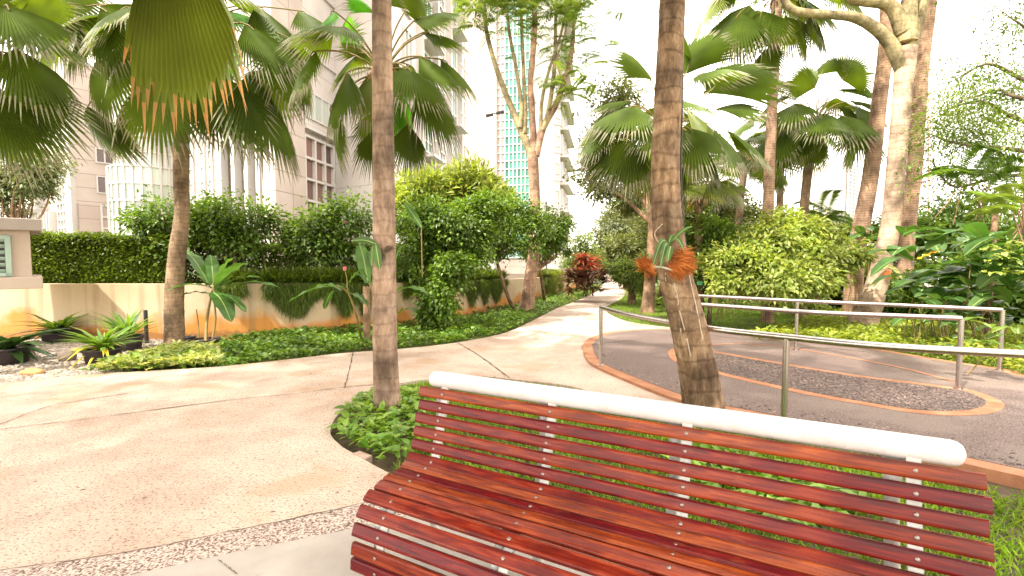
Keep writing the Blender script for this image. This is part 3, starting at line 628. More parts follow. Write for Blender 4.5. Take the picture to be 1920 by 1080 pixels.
# cast supports: a grey rear post and a white flat bar that follows the slats
for s in frs:
    mb = MB(); w = .021
    pts = [prof[i] - np.array([0, 0]) for i in range(len(prof))]
    off = []
    for i in range(len(prof)):
        tu, tz = tg[i]; nu, nz_ = (tz, -tu)
        if i >= 5 and nz_ < 0 or i < 5 and nu > 0: nu, nz_ = -nu, -nz_
        off.append((nu, nz_))
    off = np.array(off); in1 = prof - off * .0135; in2 = prof - off * .032
    in1 = np.vstack([prof[0] + [.0, .035] - off[0] * .0135, in1]); in2 = np.vstack([prof[0] + [.0, .035] - off[0] * .032, in2]); K = len(in1)
    V = [];
    for k in range(K):
        for (a, b) in ((in1, -w), (in1, w), (in2, w), (in2, -w)): V.append(BP(s + b, a[k][0], a[k][1]))
    Fq = [(k * 4 + j, k * 4 + (j + 1) % 4, (k + 1) * 4 + (j + 1) % 4, (k + 1) * 4 + j) for k in range(K - 1) for j in range(4)] + [(3, 2, 1, 0), (K * 4 - 4, K * 4 - 3, K * 4 - 2, K * 4 - 1)]
    mb.add(V, Fq); mb.build('slat_bar', M['greypaint'], bench, bo, False)
for s in frs:
    mb = MB(); s2 = s - .052
    post = [BP(s2, .052, .835), BP(s2, .045, .70), BP(s2, .015, .55), BP(s2, -.03, .40), BP(s2, -.06, .25), BP(s2, -.04, .1), BP(s2, .0, GZ)]
    P = smooth_path(post, 16); tube(mb, P, np.interp(np.arange(16), [0, 3, 15], [.034, .024, .028]), 10)
    seat = [BP(s2, -.03, .40), BP(s2, -.2, .385), BP(s2, -.36, .37), BP(s2, -.44, .3), BP(s2, -.46, .15), BP(s2, -.44, GZ)]
    tube(mb, smooth_path(seat, 14), .022, 10); mb.build('leg', M['greypaint'], bench, bo)

# ------------------------------------------------------------ steel railings
def railing(label, base_px, H, lead=None, tail=None, z0=.04, posts=None):
    B = [G(*p, z0) for p in base_px]
    if lead is not None: B = [lead] + B
    if tail is not None: B = B + [tail]
    B = np.array(B); o = thing('steel_railing', B[len(B) // 2], label, 'railing', 'steel handrails of the round paving'); og = np.array(o.location)
    topc = smooth_path(B, 50); topc[:, 2] = z0 + H
    mb = MB(); tube(mb, topc, .031, 14); mb.build('handrail', M['steel'], o, og)
    for k, p in enumerate(B):
        if posts and k not in posts: continue
        mb = MB(); q = p.copy(); tube(mb, [q, q + vec(0, 0, H)], .028, 14); tube(mb, [q - vec(0, 0, .01), q + vec(0, 0, .008)], .05, 14); mb.build('post', M['steel'], o, og)
    return o
H = .84
def topB(px, py):                 # foot below a point of the handrail
    g = G(px, py, H + .04); g[2] = .04; return g
railing('curved steel handrail in front, with its end post on the terracotta kerb', [], H, None, None, posts=None) if False else None
def rail_from_tops(label, tops, postidx, H=.80):
    B = np.array([topB(*t) for t in tops]); o = thing('steel_railing', B[len(B) // 2], label, 'railing', 'steel handrails of the round paving'); og = np.array(o.location)
    tp = smooth_path(B, 60); tp[:, 2] = .84 + .04
    mb = MB(); tube(mb, tp, .030, 14); mb.build('handrail', M['steel'], o, og)
    for k in postidx:
        mb = MB(); q = B[k].copy(); tube(mb, [q, q + vec(0, 0, .84)], .0275, 14); mb.build('post', M['steel'], o, og)
        mb = MB(); tube(mb, [q - vec(0, 0, .02), q + vec(0, 0, .006)], .05, 16); mb.build('base_plate', M['steel'], o, og)
rail_from_tops('long curved handrail nearest the bench, ending at a post by the pale path', [(1127, 577), (1170, 588), (1250, 603), (1345, 618), (1475, 632), (1640, 648), (1920, 664), (2160, 672)], [0, 4, 7])
rail_from_tops('middle handrail standing on the inner terracotta ring', [(1290, 569), (1400, 577), (1530, 586), (1680, 592), (1803, 597)], [0, 4])
rail_from_tops('farthest handrail, in front of the sunny ground cover, with a square right end', [(1285, 553), (1380, 558), (1495, 564), (1680, 572), (1880, 581)], [0, 2, 4])

# ------------------------------------------------------------ trunks and palms
def trunk(mb, P, R, seg=20, n=90, rough=.012, ringd=.09, ringh=.02, flare=0, m=0):
    Q = smooth_path(P, n); u = np.linspace(0, 1, n); r = np.interp(u, np.linspace(0, 1, len(R)), R)
    ln = np.concatenate([[0], np.cumsum(np.linalg.norm(np.diff(Q, axis=0), axis=1))])
    r = r * (1 + ringh * (1 - np.abs(np.sin(ln * pi / ringd)) ** .5)) + flare * np.exp(-ln / .18)
    a = np.linspace(0, 2 * pi, seg, endpoint=False)
    Q = Q.copy(); T, N, B = frames(Q)
    lump = 1 + rough * 2 * (np.sin(a * 3 + 1)[None] * np.sin(ln * 2.1)[:, None]) + rough * rng.normal(size=(n, seg))
    V = Q[:, None] + (r[:, None] * lump)[..., None] * (np.cos(a)[None, :, None] * N[:, None] + np.sin(a)[None, :, None] * B[:, None])
    i = np.arange(n - 1)[:, None] * seg; j = np.arange(seg)[None]; j2 = (j + 1) % seg
    mb.add(V, np.stack([i + j, i + j2, i + seg + j2, i + seg + j], -1).reshape(-1, 4), m); mb.add(V[-1], [tuple(range(seg))], m)
def fan(parent, og, hub, J, T, width=1.06, phi=1.3, nseg=34, droop=.2, fold=.24, mat='fan', tipm='tip', roll=0.0, upv=None, split=.6, hang=.16):
    J = np.asarray(J, float); T = np.asarray(T, float); d = T - J; L = np.linalg.norm(d); d = d / L
    rad = J - hub; rad = rad / (np.linalg.norm(rad) + 1e-6)
    n0 = vec(0, 0, 1) + .7 * rad if upv is None else np.asarray(upv, float)
    if upv is None: n0 = n0 + vec(0, -.55, 0) + rng.normal(size=3) * .25
    nn = nrm(n0 - d * (n0 @ d)); s = np.cross(d, nn)
    if roll: nn, s = nn * cos(roll) + s * sin(roll), s * cos(roll) - nn * sin(roll)
    K = 2 * nseg + 1; th = np.linspace(-phi, phi, K)
    aa = np.abs(th) / phi; R = L * (1 - .30 * aa ** 2.2) * (1 + .03 * np.sin(th * 5 + rng.uniform(0, 6)))
    pl = np.where(np.arange(K) % 2 == 1, 1.0, -1.0)
    ts = np.array([.02, .22, .45, split])
    def pos(t, th, R, pleat, extra=0.0, hg=0.0):
        r = R * t; z = -droop * L * (r / L) ** 2 - fold * np.abs(np.sin(th)) ** 1.5 * r + pleat * .015 * L * np.minimum(1, t * 1.6) + extra
        p = J + (r * np.sin(th) * width)[..., None] * s + (r * np.cos(th))[..., None] * d + z[..., None] * nn
        p = p - np.array([0, 0, 1]) * (hang * L * (r / L) ** 2)[..., None] * 1.0 - np.array([0, 0, 1]) * (hg * np.ones_like(th))[..., None]
        return p
    V = [pos(np.full(K, t), th, R, pl) for t in ts]; V = np.array(V)
    mb = MB(); q = []
    for k in range(3):
        for i in range(K - 1): q.append((k * K + i, k * K + i + 1, (k + 1) * K + i + 1, (k + 1) * K + i))
    # free tips
    ri = np.arange(1, K, 2); nt_ = len(ri); ta = split + (1 - split) * .5; dt = th[1] - th[0]
    jr = rng.normal(size=nt_) * .012; hg = np.abs(rng.normal(size=nt_)) * .05 * L; Rv = R[ri] * rng.uniform(.9, 1.04, nt_)
    ml = pos(np.full(nt_, ta), th[ri] - dt * .55 + jr * .5, Rv, -np.ones(nt_) * .6, hg=hg * .3); mr_ = pos(np.full(nt_, ta), th[ri] + dt * .55 + jr * .5, Rv, -np.ones(nt_) * .6, hg=hg * .3)
    mm = pos(np.full(nt_, ta), th[ri] + jr * .5, Rv, np.ones(nt_) * .6, hg=hg * .3); tp = pos(np.full(nt_, 1.0), th[ri] + jr, Rv, np.zeros(nt_), hg=hg)
    b0 = 4 * K; X = np.concatenate([V.reshape(-1, 3), ml, mm, mr_, tp]); tq = []
    for k in range(nt_):
        i = 3 * K + 2 * k + 1; a, b, c, t_ = b0 + k, b0 + nt_ + k, b0 + 2 * nt_ + k, b0 + 3 * nt_ + k
        q += [(i - 1, i, b, a), (i, i + 1, c, b)]; tq += [(a, b, t_), (b, c, t_)]
    mb.add(X, q, 0); n0_ = mb.n; mb.Fc.append((np.array(tq), 1))
    # stiff rib on the underside at the base
    fo = mb.build('frond', [M[mat], M[tipm]], parent, og, False)
    mb = MB(); mid = (hub + J) / 2 + vec(0, 0, .12 * np.linalg.norm(J - hub)); tube(mb, smooth_path([hub, mid, J, J + d * L * .16], 12), np.linspace(.016, .009, 12), 6)
    po = mb.build('petiole', M['petiole'], fo, og)
    return fo
def fibre(mb, c, n, L, r=.1, down=1.0, w=.008):
    P = c + rng.normal(size=(n, 3)) * r; D = rng.normal(size=(n, 3)) * .5; D[:, 2] -= down
    leaf_diamonds(mb, P, nrm(D), rnd_unit(n), L * rng.uniform(.5, 1.2, n), w, fold=.1, droop=.3)

def palm(label, tr, R, bark, hub=None, fronds=(), rand=0, group='fan palms', RL=1.0, mat='fan', fib=0, ringd=.09, flare=.03, cat='palm tree', n=90, randup=(-.4, .9), Yh=None, seg=20, tipm='tip', rand_ang=(0, 2 * pi), ringh=.02, fibc=None):
    tr = [np.asarray(p, float) for p in tr]; o = thing('palm_tree', tr[0], label, cat, group); og = tr[0]
    mb = MB(); trunk(mb, tr, R, n=n, ringd=ringd, flare=flare, seg=seg, ringh=ringh); mb.build('trunk', M[bark], o, og)
    hub = tr[-1] if hub is None else hub
    for f in fronds:
        kw = dict(f[6]) if len(f) > 6 else {}
        jx, jy, dj, tx, ty, dt = f[:6]
        fan(o, og, hub, at(jx, jy, hub[1] + dj), at(tx, ty, hub[1] + dt), **{**dict(mat=mat, tipm=tipm), **kw})
    for k in range(rand):
        if RL is None: break
        a = rand_ang[0] + (rand_ang[1] - rand_ang[0]) * (k + rng.uniform(-.3, .3)) / rand; el = rng.uniform(*randup)
        dr = vec(cos(a) * cos(el), sin(a) * cos(el), sin(el)); J = hub + dr * RL * rng.uniform(.75, 1.05)
        d2 = nrm(dr + vec(0, 0, -.55 - .3 * rng.uniform())); fan(o, og, hub, J, J + d2 * RL * rng.uniform(.85, 1.05), mat=mat, tipm=tipm)
    if fib:
        mb = MB(); fibre(mb, (hub if fibc is None else fibc), fib, .35, .09); mb.build('fibre', M['fibre'], o, og)
    return o

# P1: grey palm in the island, crown above the frame
b = G(727, 782, -.06); Y1 = b[1]
palm('straight grey palm trunk rising from the glossy leaves left of the bench', [b, at(722, 640, Y1), at(720, 420, Y1), at(718, 200, Y1), at(716, 0, Y1), at(716, -420, Y1)],
     [.128, .122, .112, .102, .094, .086], 'palm_a', hub=at(716, -430, Y1), rand=9, RL=1.05, flare=.035, n=170, ringd=.05, randup=(.0, .9), ringh=.012)
# orchid tied on it
# P2: leaning palm right of the middle
b = G(1322, 785, -.06); Y2 = b[1]
p2 = [b, at(1305, 680, Y2), at(1282, 580, Y2 + .02), at(1262, 500, Y2), at(1253, 430, Y2 - .02), at(1248, 330, Y2), at(1252, 180, Y2), at(1260, 0, Y2), at(1270, -420, Y2)]
palm('leaning brown palm trunk with coir and an orchid tied on, behind the bench tube', p2, [.196, .185, .172, .158, .146, .138, .130, .122, .105], 'palm_c', hub=at(1270, -430, Y2), rand=9, RL=1.1, flare=.02, n=190, ringd=.07, randup=(.0, .9), ringh=.02)
# P3: palm beside the wall at the left
b = G(328, 652, -.04); Y3 = b[1]
h3 = at(348, 60, Y3)
FR3 = [(150, 40, .2, 95, 130, .1, dict(phi=1.1)), (60, -40, .0, 175, 40, -.2), (190, 10, -.4, 260, 90, -.7, dict(phi=1.1)), (430, 60, .5, 400, 150, .5, dict(mat='fan_b')), (510, 130, .5, 480, 230, .5), (560, 20, .4, 640, 50, .4), (250, 90, .8, 230, 190, .8), (360, 90, .8, 380, 190, .8, dict(mat='fan_y')),
      (190, 95, -.2, 205, 215, -.4, dict(phi=1.35)), (300, 150, -.6, 320, 285, -.7, dict(phi=1.3, width=1.15, mat='fan')), (165, 198, .3, 222, 312, .2, dict(phi=.8)),
       (405, 140, -.4, 455, 270, -.5, dict(phi=1.0)), (470, 135, .1, 560, 300, .0, dict(phi=.9)), (460, 45, -.5, 560, 115, -.7, dict(phi=.9, tipm='tip')),
       (540, 70, .2, 575, 205, .2, dict(phi=1.0)), (120, 20, .2, 30, 130, .2, dict(phi=.9)), (230, 30, .5, 120, 60, .6), (250, 60, .3, 170, 160, .3), (420, 20, .4, 520, 30, .4, dict(mat='fan_b')),
       (380, -30, .5, 420, -130, .5), (300, -30, -.3, 220, -110, -.5), (345, -60, .6, 345, -160, .7), (250, 170, .5, 190, 270, .5, dict(phi=.9)), (395, 180, .4, 520, 270, .5, dict(phi=1.0, mat='fan')), (480, 10, .3, 600, 100, .3, dict(phi=1.0))]
palm('short fan palm with a rust stained foot beside the potted plants', [b, at(327, 560, Y3), at(333, 470, Y3), at(341, 400, Y3), at(340, 300, Y3), h3], [.165, .155, .14, .12, .125, .11], 'palm_b', hub=h3, rand=9, RL=.95, randup=(-.5, .8), fronds=FR3, fib=120, flare=.02)
# rusty foot sleeve (stain) as a part of that palm's trunk
# P4: palm behind the grey trunk
Y4 = 7.6; h4 = at(718, 135, Y4)
FR4 = [(628, 22, -.3, 570, 62, -.5, dict(mat='fan_b', phi=1.2)), (592, 96, .0, 520, 170, -.2, dict(phi=1.2)), (652, 135, -.3, 600, 235, -.6, dict(phi=.9, tipm='tip')), (622, 198, .2, 622, 312, .1, dict(phi=.75, mat='fan')),
       (700, 130, -.2, 672, 232, -.4, dict(phi=.9, mat='fan_y')), (705, 240, .2, 690, 330, .1, dict(phi=.9)), (760, 18, .1, 765, -60, .1), (790, 62, .0, 885, 62, .1, dict(phi=1.1)), (785, 105, -.2, 882, 150, -.2, dict(phi=1.1)),
       (790, 145, -.4, 862, 262, -.4, dict(phi=.8)), (765, 232, -.2, 785, 325, -.2, dict(phi=.95)), (745, 120, .1, 775, 190, .1, dict(mat='fan_b')), (755, 180, .3, 762, 270, .3, dict(mat='fan_b')), (700, 25, .2, 660, -30, .2, dict(mat='fan_b')), (640, 85, .5, 660, 10, .5, dict(mat='fan_b')),
       (800, 60, -.1, 800, -40, -.1), (680, 100, .5, 640, 60, .5, dict(mat='fan_y')), (775, 40, -.3, 870, -10, -.3)]
palm('fan palm whose trunk hides behind the straight grey palm', [G(728, 680, -.06) * [1, 0, 1] + vec(.02 - G(728, 680)[0] + at(724, 600, Y4)[0], Y4, 0), at(721, 400, Y4), h4], [.13, .11, .09], 'palm_b', hub=h4, rand=7, RL=.9, randup=(-.5, .8), fronds=FR4, fib=80)
# P5: palm outside the left edge
Y5 = 6.6; h5 = at(-18, 95, Y5)
FR5 = [(20, 150, -.2, 95, 285, -.3, dict(phi=1.0, tipm='tip')), (-10, 170, -.4, 30, 320, -.5, dict(phi=.9)), (50, 60, .1, 170, 90, .2), (40, 20, .2, 110, -70, .2), (60, 120, .3, 130, 230, .3, dict(phi=.8)), (-40, 20, .1, -90, -90, .1),
       (-90, 130, -.1, -150, 240, -.2), (10, 10, -.3, 60, 70, -.6), (0, 210, .4, -10, 310, .4, dict(phi=.9, mat='fan_y')), (30, 90, -.3, 110, 190, -.4, dict(phi=1.0, mat='fan'))]
palm('fan palm with orange fibre crown at the left edge of the view', [at(-40, 800, Y5) * [1, 1, 0] + vec(0, 0, GZ), at(-34, 400, Y5), h5], [.15, .13, .11], 'palm_b', hub=h5, fronds=FR5, fib=900, flare=.02, fibc=h5 + vec(.15, -.55, .15))
# P6: near palm whose one big frond hangs into the view
Y6 = 4.3; h6 = at(330, -480, Y6)
FR6 = [(305, -230, -.3, 355, 250, -.4, dict(phi=.34, tipm='tip_o', mat='fan_y', width=1.0, nseg=26, upv=(0.1, -1, .3), split=.82, droop=.05, fold=.1, hang=.0)),
       (200, -260, -.2, 100, -120, -.3), (460, -260, .0, 560, -120, .1), (330, -320, -.5, 300, -200, -1.2), (420, -420, .5, 480, -520, 1.0), (230, -450, .5, 160, -500, 1.0)]
palm('tall palm above the view, its big fringed frond hanging over the path', [G(-640, 800, 0) * [0, 0, 0] + vec(at(330, 0, Y6)[0] - 1.6, 1.2, GZ), vec(at(330, 0, Y6)[0] - 1.2, 2.4, 2.5), h6], [.15, .13, .11], 'palm_b', hub=h6, fronds=FR6)
# dry flower threads beside it
# P7: palm behind the leaning trunk
Y7 = 11.0; h7 = at(1238, 235, Y7)
FR7 = [(1222, 150, .0, 1165, 55, .0, dict(phi=1.1)), (1285, 140, .1, 1325, 15, .1, dict(phi=1.0)), (1325, 175, .0, 1452, 62, .2, dict(phi=.9)), (1325, 170, .3, 1400, 120, .4, dict(mat='fan_y', phi=1.1)), (1185, 190, .0, 1098, 182, -.2, dict(phi=.7)), (1190, 200, -.3, 1102, 222, -.5, dict(phi=.8)),
       (1148, 240, .1, 1082, 300, .0, dict(phi=.6)), (1140, 275, -.2, 1112, 345, -.3, dict(phi=.7, mat='fan')), (1185, 275, -.4, 1165, 352, -.6, dict(phi=.8)), (1285, 205, -.3, 1375, 250, -.6, dict(phi=.9, mat='fan_y')), (1345, 205, .1, 1430, 170, .1, dict(phi=1.1)),
       (1292, 248, -.4, 1345, 330, -.6, dict(phi=1.1, mat='fan_y', tipm='tip')), (1362, 245, .0, 1460, 285, -.1, dict(phi=.8)), (1300, 120, .3, 1280, 20, .3), (1210, 300, .3, 1205, 380, .3, dict(mat='fan_y')), (1270, 300, .2, 1290, 400, .2, dict(mat='olive'))]
palm('fan palm with pale fringed fronds spreading behind the leaning trunk', [at(1288, 610, Y7) * [1, 1, 0] + vec(0, 0, GZ), at(1248, 400, Y7), h7], [.12, .1, .09], 'palm_b', hub=h7, rand=16, RL=1.15, randup=(-.5, .8), fronds=FR7, fib=100)
# P8: slender pinkish palm, crown at the top edge
Y8 = 12.5; h8 = at(1457, -5, Y8)
FR8 = [(1405, 10, -.1, 1345, 60, -.2), (1385, 30, .3, 1370, 120, .2, dict(mat='fan_y')), (1435, 92, .0, 1422, 158, .0), (1505, 52, .1, 1525, 108, .0, dict(phi=1.3)), (1500, -5, -.3, 1590, 30, -.3), (1420, -50, .2, 1360, -90, .2), (1560, -30, .1, 1640, 10, .1), (1430, 20, -.5, 1400, 100, -.5), (1340, 0, .2, 1290, 60, .2, dict(mat='fan_y')), (1480, -40, .4, 1540, 40, .4)]
palm('slender pinkish palm trunk between the two crowns, orange just under its crown', [at(1440, 560, Y8) * [1, 1, 0] + vec(0, 0, GZ), at(1440, 400, Y8), at(1448, 200, Y8), h8], [.14, .13, .12, .13], 'palm_t', hub=h8, rand=9, RL=1.2, randup=(-.5, .8), fronds=FR8, fib=60, ringh=.03)
# P9: palm in front of the white sky
Y9 = 13.5; h9 = at(1532, 225, Y9)
FR9 = [(1528, 165, .0, 1482, 110, .0, dict(phi=1.3, upv=(0, -1, .2))), (1578, 150, .1, 1648, 88, .1, dict(phi=1.1, upv=(0, -1, .2))), (1490, 205, .1, 1440, 240, .0, dict(phi=.9)), (1590, 190, .1, 1660, 185, .0, dict(phi=.7)), (1530, 245, -.3, 1532, 315, -.4, dict(phi=1.0, mat='fan')), (1600, 225, .0, 1640, 275, .0, dict(phi=1.0)), (1606, 265, .2, 1602, 318, .2, dict(phi=1.0)),
       (1470, 180, .4, 1420, 200, .4), (1500, 240, -.1, 1450, 290, -.1), (1570, 170, .4, 1655, 150, .4, dict(phi=.7)), (1540, 140, .4, 1560, 90, .4), (1480, 160, .2, 1425, 140, .2, dict(mat='fan_y')), (1570, 200, -.4, 1620, 210, -.5, dict(phi=.7))]
palm('fan palm alone against the white sky left of the pale tree', [at(1500, 560, Y9) * [1, 1, 0] + vec(0, 0, GZ), at(1508, 390, Y9), at(1520, 290, Y9), h9], [.15, .12, .11, .09], 'palm_b', hub=h9, rand=12, RL=1.15, randup=(-.5, .8), fronds=FR9, fib=160)
# P10, P11: darker palms further back
Y10 = 16; h10 = at(1398, 300, Y10)
palm('dark small fan palm low behind the slender pinkish trunk', [at(1378, 560, Y10) * [1, 1, 0] + vec(0, 0, GZ), at(1386, 400, Y10), h10], [.13, .12, .1], 'palm_b', hub=h10, rand=13, RL=1.05, randup=(-.7, .7), fib=60)
h11 = at(1465, 250, 17.5)
palm('dark fan palm crown half hidden behind the slender pinkish trunk', [at(1462, 560, 17.5) * [1, 1, 0] + vec(0, 0, GZ), at(1462, 400, 17.5), h11], [.13, .12, .1], 'palm_b', hub=h11, rand=13, RL=1.1, randup=(-.8, .8), fib=60)
h12 = at(1310, 365, 12)
palm('low yellowish fan palm just right of the leaning trunk', [at(1312, 560, 12) * [1, 1, 0] + vec(0, 0, GZ), at(1310, 450, 12), h12], [.12, .1, .09], 'palm_b', hub=h12, rand=11, RL=.75, mat='fan_y', randup=(-.5, .8), fib=60)

# ------------------------------------------------------------ tree cluster at the right
bt = G(1612, 622, -.04); Yt = bt[1]
o = thing('tree', bt, 'pale ringed tree with a thick swollen foot and forked limbs at the right', 'tree'); og = np.array(bt)
mb = MB(); trunk(mb, [bt, at(1640, 545, Yt), at(1655, 490, Yt), at(1670, 420, Yt), at(1681, 300, Yt), at(1692, 180, Yt), at(1700, 90, Yt)], [.30, .22, .19, .185, .178, .175, .2], n=120, ringd=.16, ringh=.01, flare=.03); mb.build('trunk', M['pale_bark'], o, og)
for L, R in [([(1697, 135), (1662, 72), (1610, 35), (1560, 28), (1490, 20), (1465, -10)], [.17, .13, .11, .09, .085, .07]), ([(1703, 100), (1725, 30), (1740, -40)], [.14, .1, .09]), ([(1695, 60), (1668, 10), (1600, -2), (1560, -40)], [.17, .13, .1, .08]), ([(1700, 80), (1705, 0), (1715, -80)], [.2, .15, .12])]:
    mb = MB(); tube(mb, smooth_path([at(a, c, Yt + .02 * i) for i, (a, c) in enumerate(L)], 24), np.interp(np.linspace(0, 1, 24), np.linspace(0, 1, len(R)), R), 12, rough=.015); mb.build('limb', M['bark_green'], o, og)
def leaves_on(mb, C, n, spread, L, Wr, m=0, down=.3):
    C = np.asarray(C); idx = rng.integers(0, len(C), n); off = rng.normal(size=(n, 3)) * spread; P = C[idx] + off
    D = nrm(off) + rng.normal(size=(n, 3)) * .5; D[:, 2] -= down; N = rng.normal(size=(n, 3)) * .45; N[:, 2] += 1
    LL = L * rng.uniform(.6, 1.25, n); leaf_diamonds(mb, P, nrm(D), N, LL, LL * Wr, m)
mb = MB(); leaves_on(mb, [at(a, c, Yt + d) for a, c, d in [(1600, -120, 0), (1700, -180, .5), (1760, -120, -.4), (1500, -100, .3), (1820, -160, 0)]], 2500, .5, .14, .5); mb.build('crown', M['shrub'], o, og)
def simple_trunk_palm(label, base, pts, R, hubp, bark='palm_t'):
    Y = base[1]; P = [base] + [at(a, c, Y) for a, c in pts]
    return palm(label, P, R, bark, hub=P[-1], rand=9, RL=1.1, randup=(.1, .9), ringd=.09, ringh=.03)
b = at(1598, 585, 12.4) * [1, 1, 0] + vec(0, 0, GZ)
simple_trunk_palm('brown palm trunk leaning just left of the pale forked tree', b, [(1604, 490), (1632, 330), (1650, 180), (1662, 60), (1674, -260)], [.22, .2, .18, .165, .155, .145], None)
b = at(1690, 585, 13.0) * [1, 1, 0] + vec(0, 0, GZ)
simple_trunk_palm('brown palm trunk just right of the pale forked tree', b, [(1702, 430), (1716, 300), (1728, 120), (1742, 0), (1750, -260)], [.19, .18, .17, .165, .16, .14], None)

# ------------------------------------------------------------ leafy trees and shrubs
def foliage(mb, lobes, n, L, Wr, m=0, nsub=14, rs=.3, droop=.3, shell=2.2, full=False):
    """lobes: list of (centre, (rx,ry,rz)); returns the twig ends"""
    vol = np.array([r[0] * r[1] * r[2] for c, r in lobes]) ** .67; vol = vol / vol.sum(); ends = []
    for (c, r), v in zip(lobes, vol):
        k = max(4, int(nsub * len(lobes) * v)); d = rnd_unit(k); sub = np.asarray(c) + d * np.asarray(r) * (rng.uniform(0.15, 1, k) ** (1 / shell))[:, None]
        ends.append(sub); nn_ = int(n * v); idx = rng.integers(0, k, nn_); sz = rng.uniform(.6, 1.3, k)
        off = rng.normal(size=(nn_, 3)) * (rs * np.mean(r)) * sz[idx][:, None]; off[:, 2] *= .75; P = sub[idx] + off
        D = nrm(P - np.asarray(c)) * .5 + nrm(off) * .6 + rng.normal(size=(nn_, 3)) * .45; D[:, 2] -= droop
        N = rng.normal(size=(nn_, 3)) * .4 + nrm(P - np.asarray(c)) * .35; N[:, 2] += .8; LL = L * rng.uniform(.55, 1.25, nn_)
        (leaf_full if full else leaf_diamonds)(mb, P, nrm(D), N, LL, LL * Wr, m)
    return np.concatenate(ends)
def branches(mb, base, fork, ends, r0, r1=.008, m=0, k=26, bend=.25):
    if len(ends) > k: ends = ends[rng.choice(len(ends), k, replace=False)]
    for e_ in ends:
        mid = fork + (e_ - fork) * .5 + rng.normal(size=3) * bend * np.linalg.norm(e_ - fork) * .35 - vec(0, 0, .06) * np.linalg.norm(e_ - fork)
        tube(mb, smooth_path([fork, mid, e_], 8), np.linspace(max(r0 * .45, r1 * 1.3), r1, 8), 5, m, caps=False)
def shrub(name, label, cat, base, lobes, n, L, Wr, mat, r0=.04, fork=None, group=None, flowers=None, rs=.3, nsub=14, bark='twig', droop=.3, path=None, full=False, k=26, stems=1):
    base = np.asarray(base, float); o = thing(name, base, label, cat, group)
    mb = MB(); ends = foliage(mb, lobes, n, L, Wr, rs=rs, nsub=nsub, droop=droop, full=full); mb.build('crown', M[mat], o, base)
    mb = MB(); C = np.mean([c for c, r in lobes], axis=0)
    fork = base + (C - base) * .45 if fork is None else np.asarray(fork, float)
    P = [base] + ([] if path is None else list(path)) + [fork]; Q = smooth_path(P, 14) ; tube(mb, Q, np.linspace(r0 * 1.2, r0 * .85, 14), 9, rough=.04)
    branches(mb, base, fork, ends, r0, k=k); mb.build('trunk', M[bark], o, base)
    if flowers:
        mb = MB(); fm, fn, fs = flowers; sel = ends[rng.integers(0, len(ends), fn)] + rng.normal(size=(fn, 3)) * .12
        for p in sel: leaf_diamonds(mb, np.repeat(p[None], 5, 0), rnd_unit(5), rnd_unit(5), fs, fs * .7)
        mb.build('flower', M[fm], o, base)
    return o
def lobe(px, py, Y, wpx, hpx, dr=None):
    s = Y / F; return (at(px, py, Y), (wpx * s, (dr if dr else wpx * s * .8), hpx * s))
BED = 1.0
# hedges on the raised bed
def hedge(label, x0, x1, Y0, Y1_, ztop, zb, n, mat='hedge', dep=.5):
    a = at(x0, 480, Y0); b_ = at(x1, 480, Y1_); a[2] = b_[2] = zb; o = thing('hedge', (a + b_) / 2, label, 'hedge', 'clipped hedges on the planter wall'); og = (a + b_) / 2
    L = np.linalg.norm(b_ - a); d = (b_ - a) / L; s = vec(-d[1], d[0], 0); mb = MB()
    u = rng.uniform(0, L, n); face = rng.uniform(size=n); w = rng.uniform(-dep, dep, n); h = rng.uniform(0, 1, n)
    w = np.where(face < .55, -dep + np.abs(rng.normal(size=n)) * .07 * 1.0, w); h = np.where(face > .62, 1 + rng.normal(size=n) * .035, h)
    P = a + d * u[:, None] + s * w[:, None]; P[:, 2] = zb + h * (ztop - zb)
    P += rng.normal(size=P.shape) * .03 + (np.sin(u * 5.3) * .03 + np.sin(u * 2.1) * .03)[:, None] * vec(0, 0, 1)
    D = rnd_unit(n); D[:, 2] += .2; D -= s * .4; N = rng.normal(size=(n, 3)) * .5; N[:, 2] += .8
    leaf_diamonds(mb, P, nrm(D), N, .075 * rng.uniform(.6, 1.3, n), .045); mb.build('leaves', M[mat], o, og)
    mb = MB()
    for k in range(int(L * 6)):
        p = a + d * rng.uniform(0, L) + s * rng.uniform(-dep * .7, dep); t_ = p + rng.normal(size=3) * .12; t_[2] = zb + (ztop - zb) * rng.uniform(.6, .9); tube(mb, smooth_path([p, (p + t_) / 2 + rng.normal(size=3) * .03, t_], 5), .01, 4, caps=False)
    mb.build('stems', M['twig'], o, og)
hedge('clipped hedge from the kiosk to the first palm on the stained wall', 55, 330, 10.6, 11.2, 2.02, .98, 46000)
hedge('clipped hedge between the leafy shrubs behind the straight grey palm', 330, 860, 11.8, 13.4, 1.92, .95, 40000)
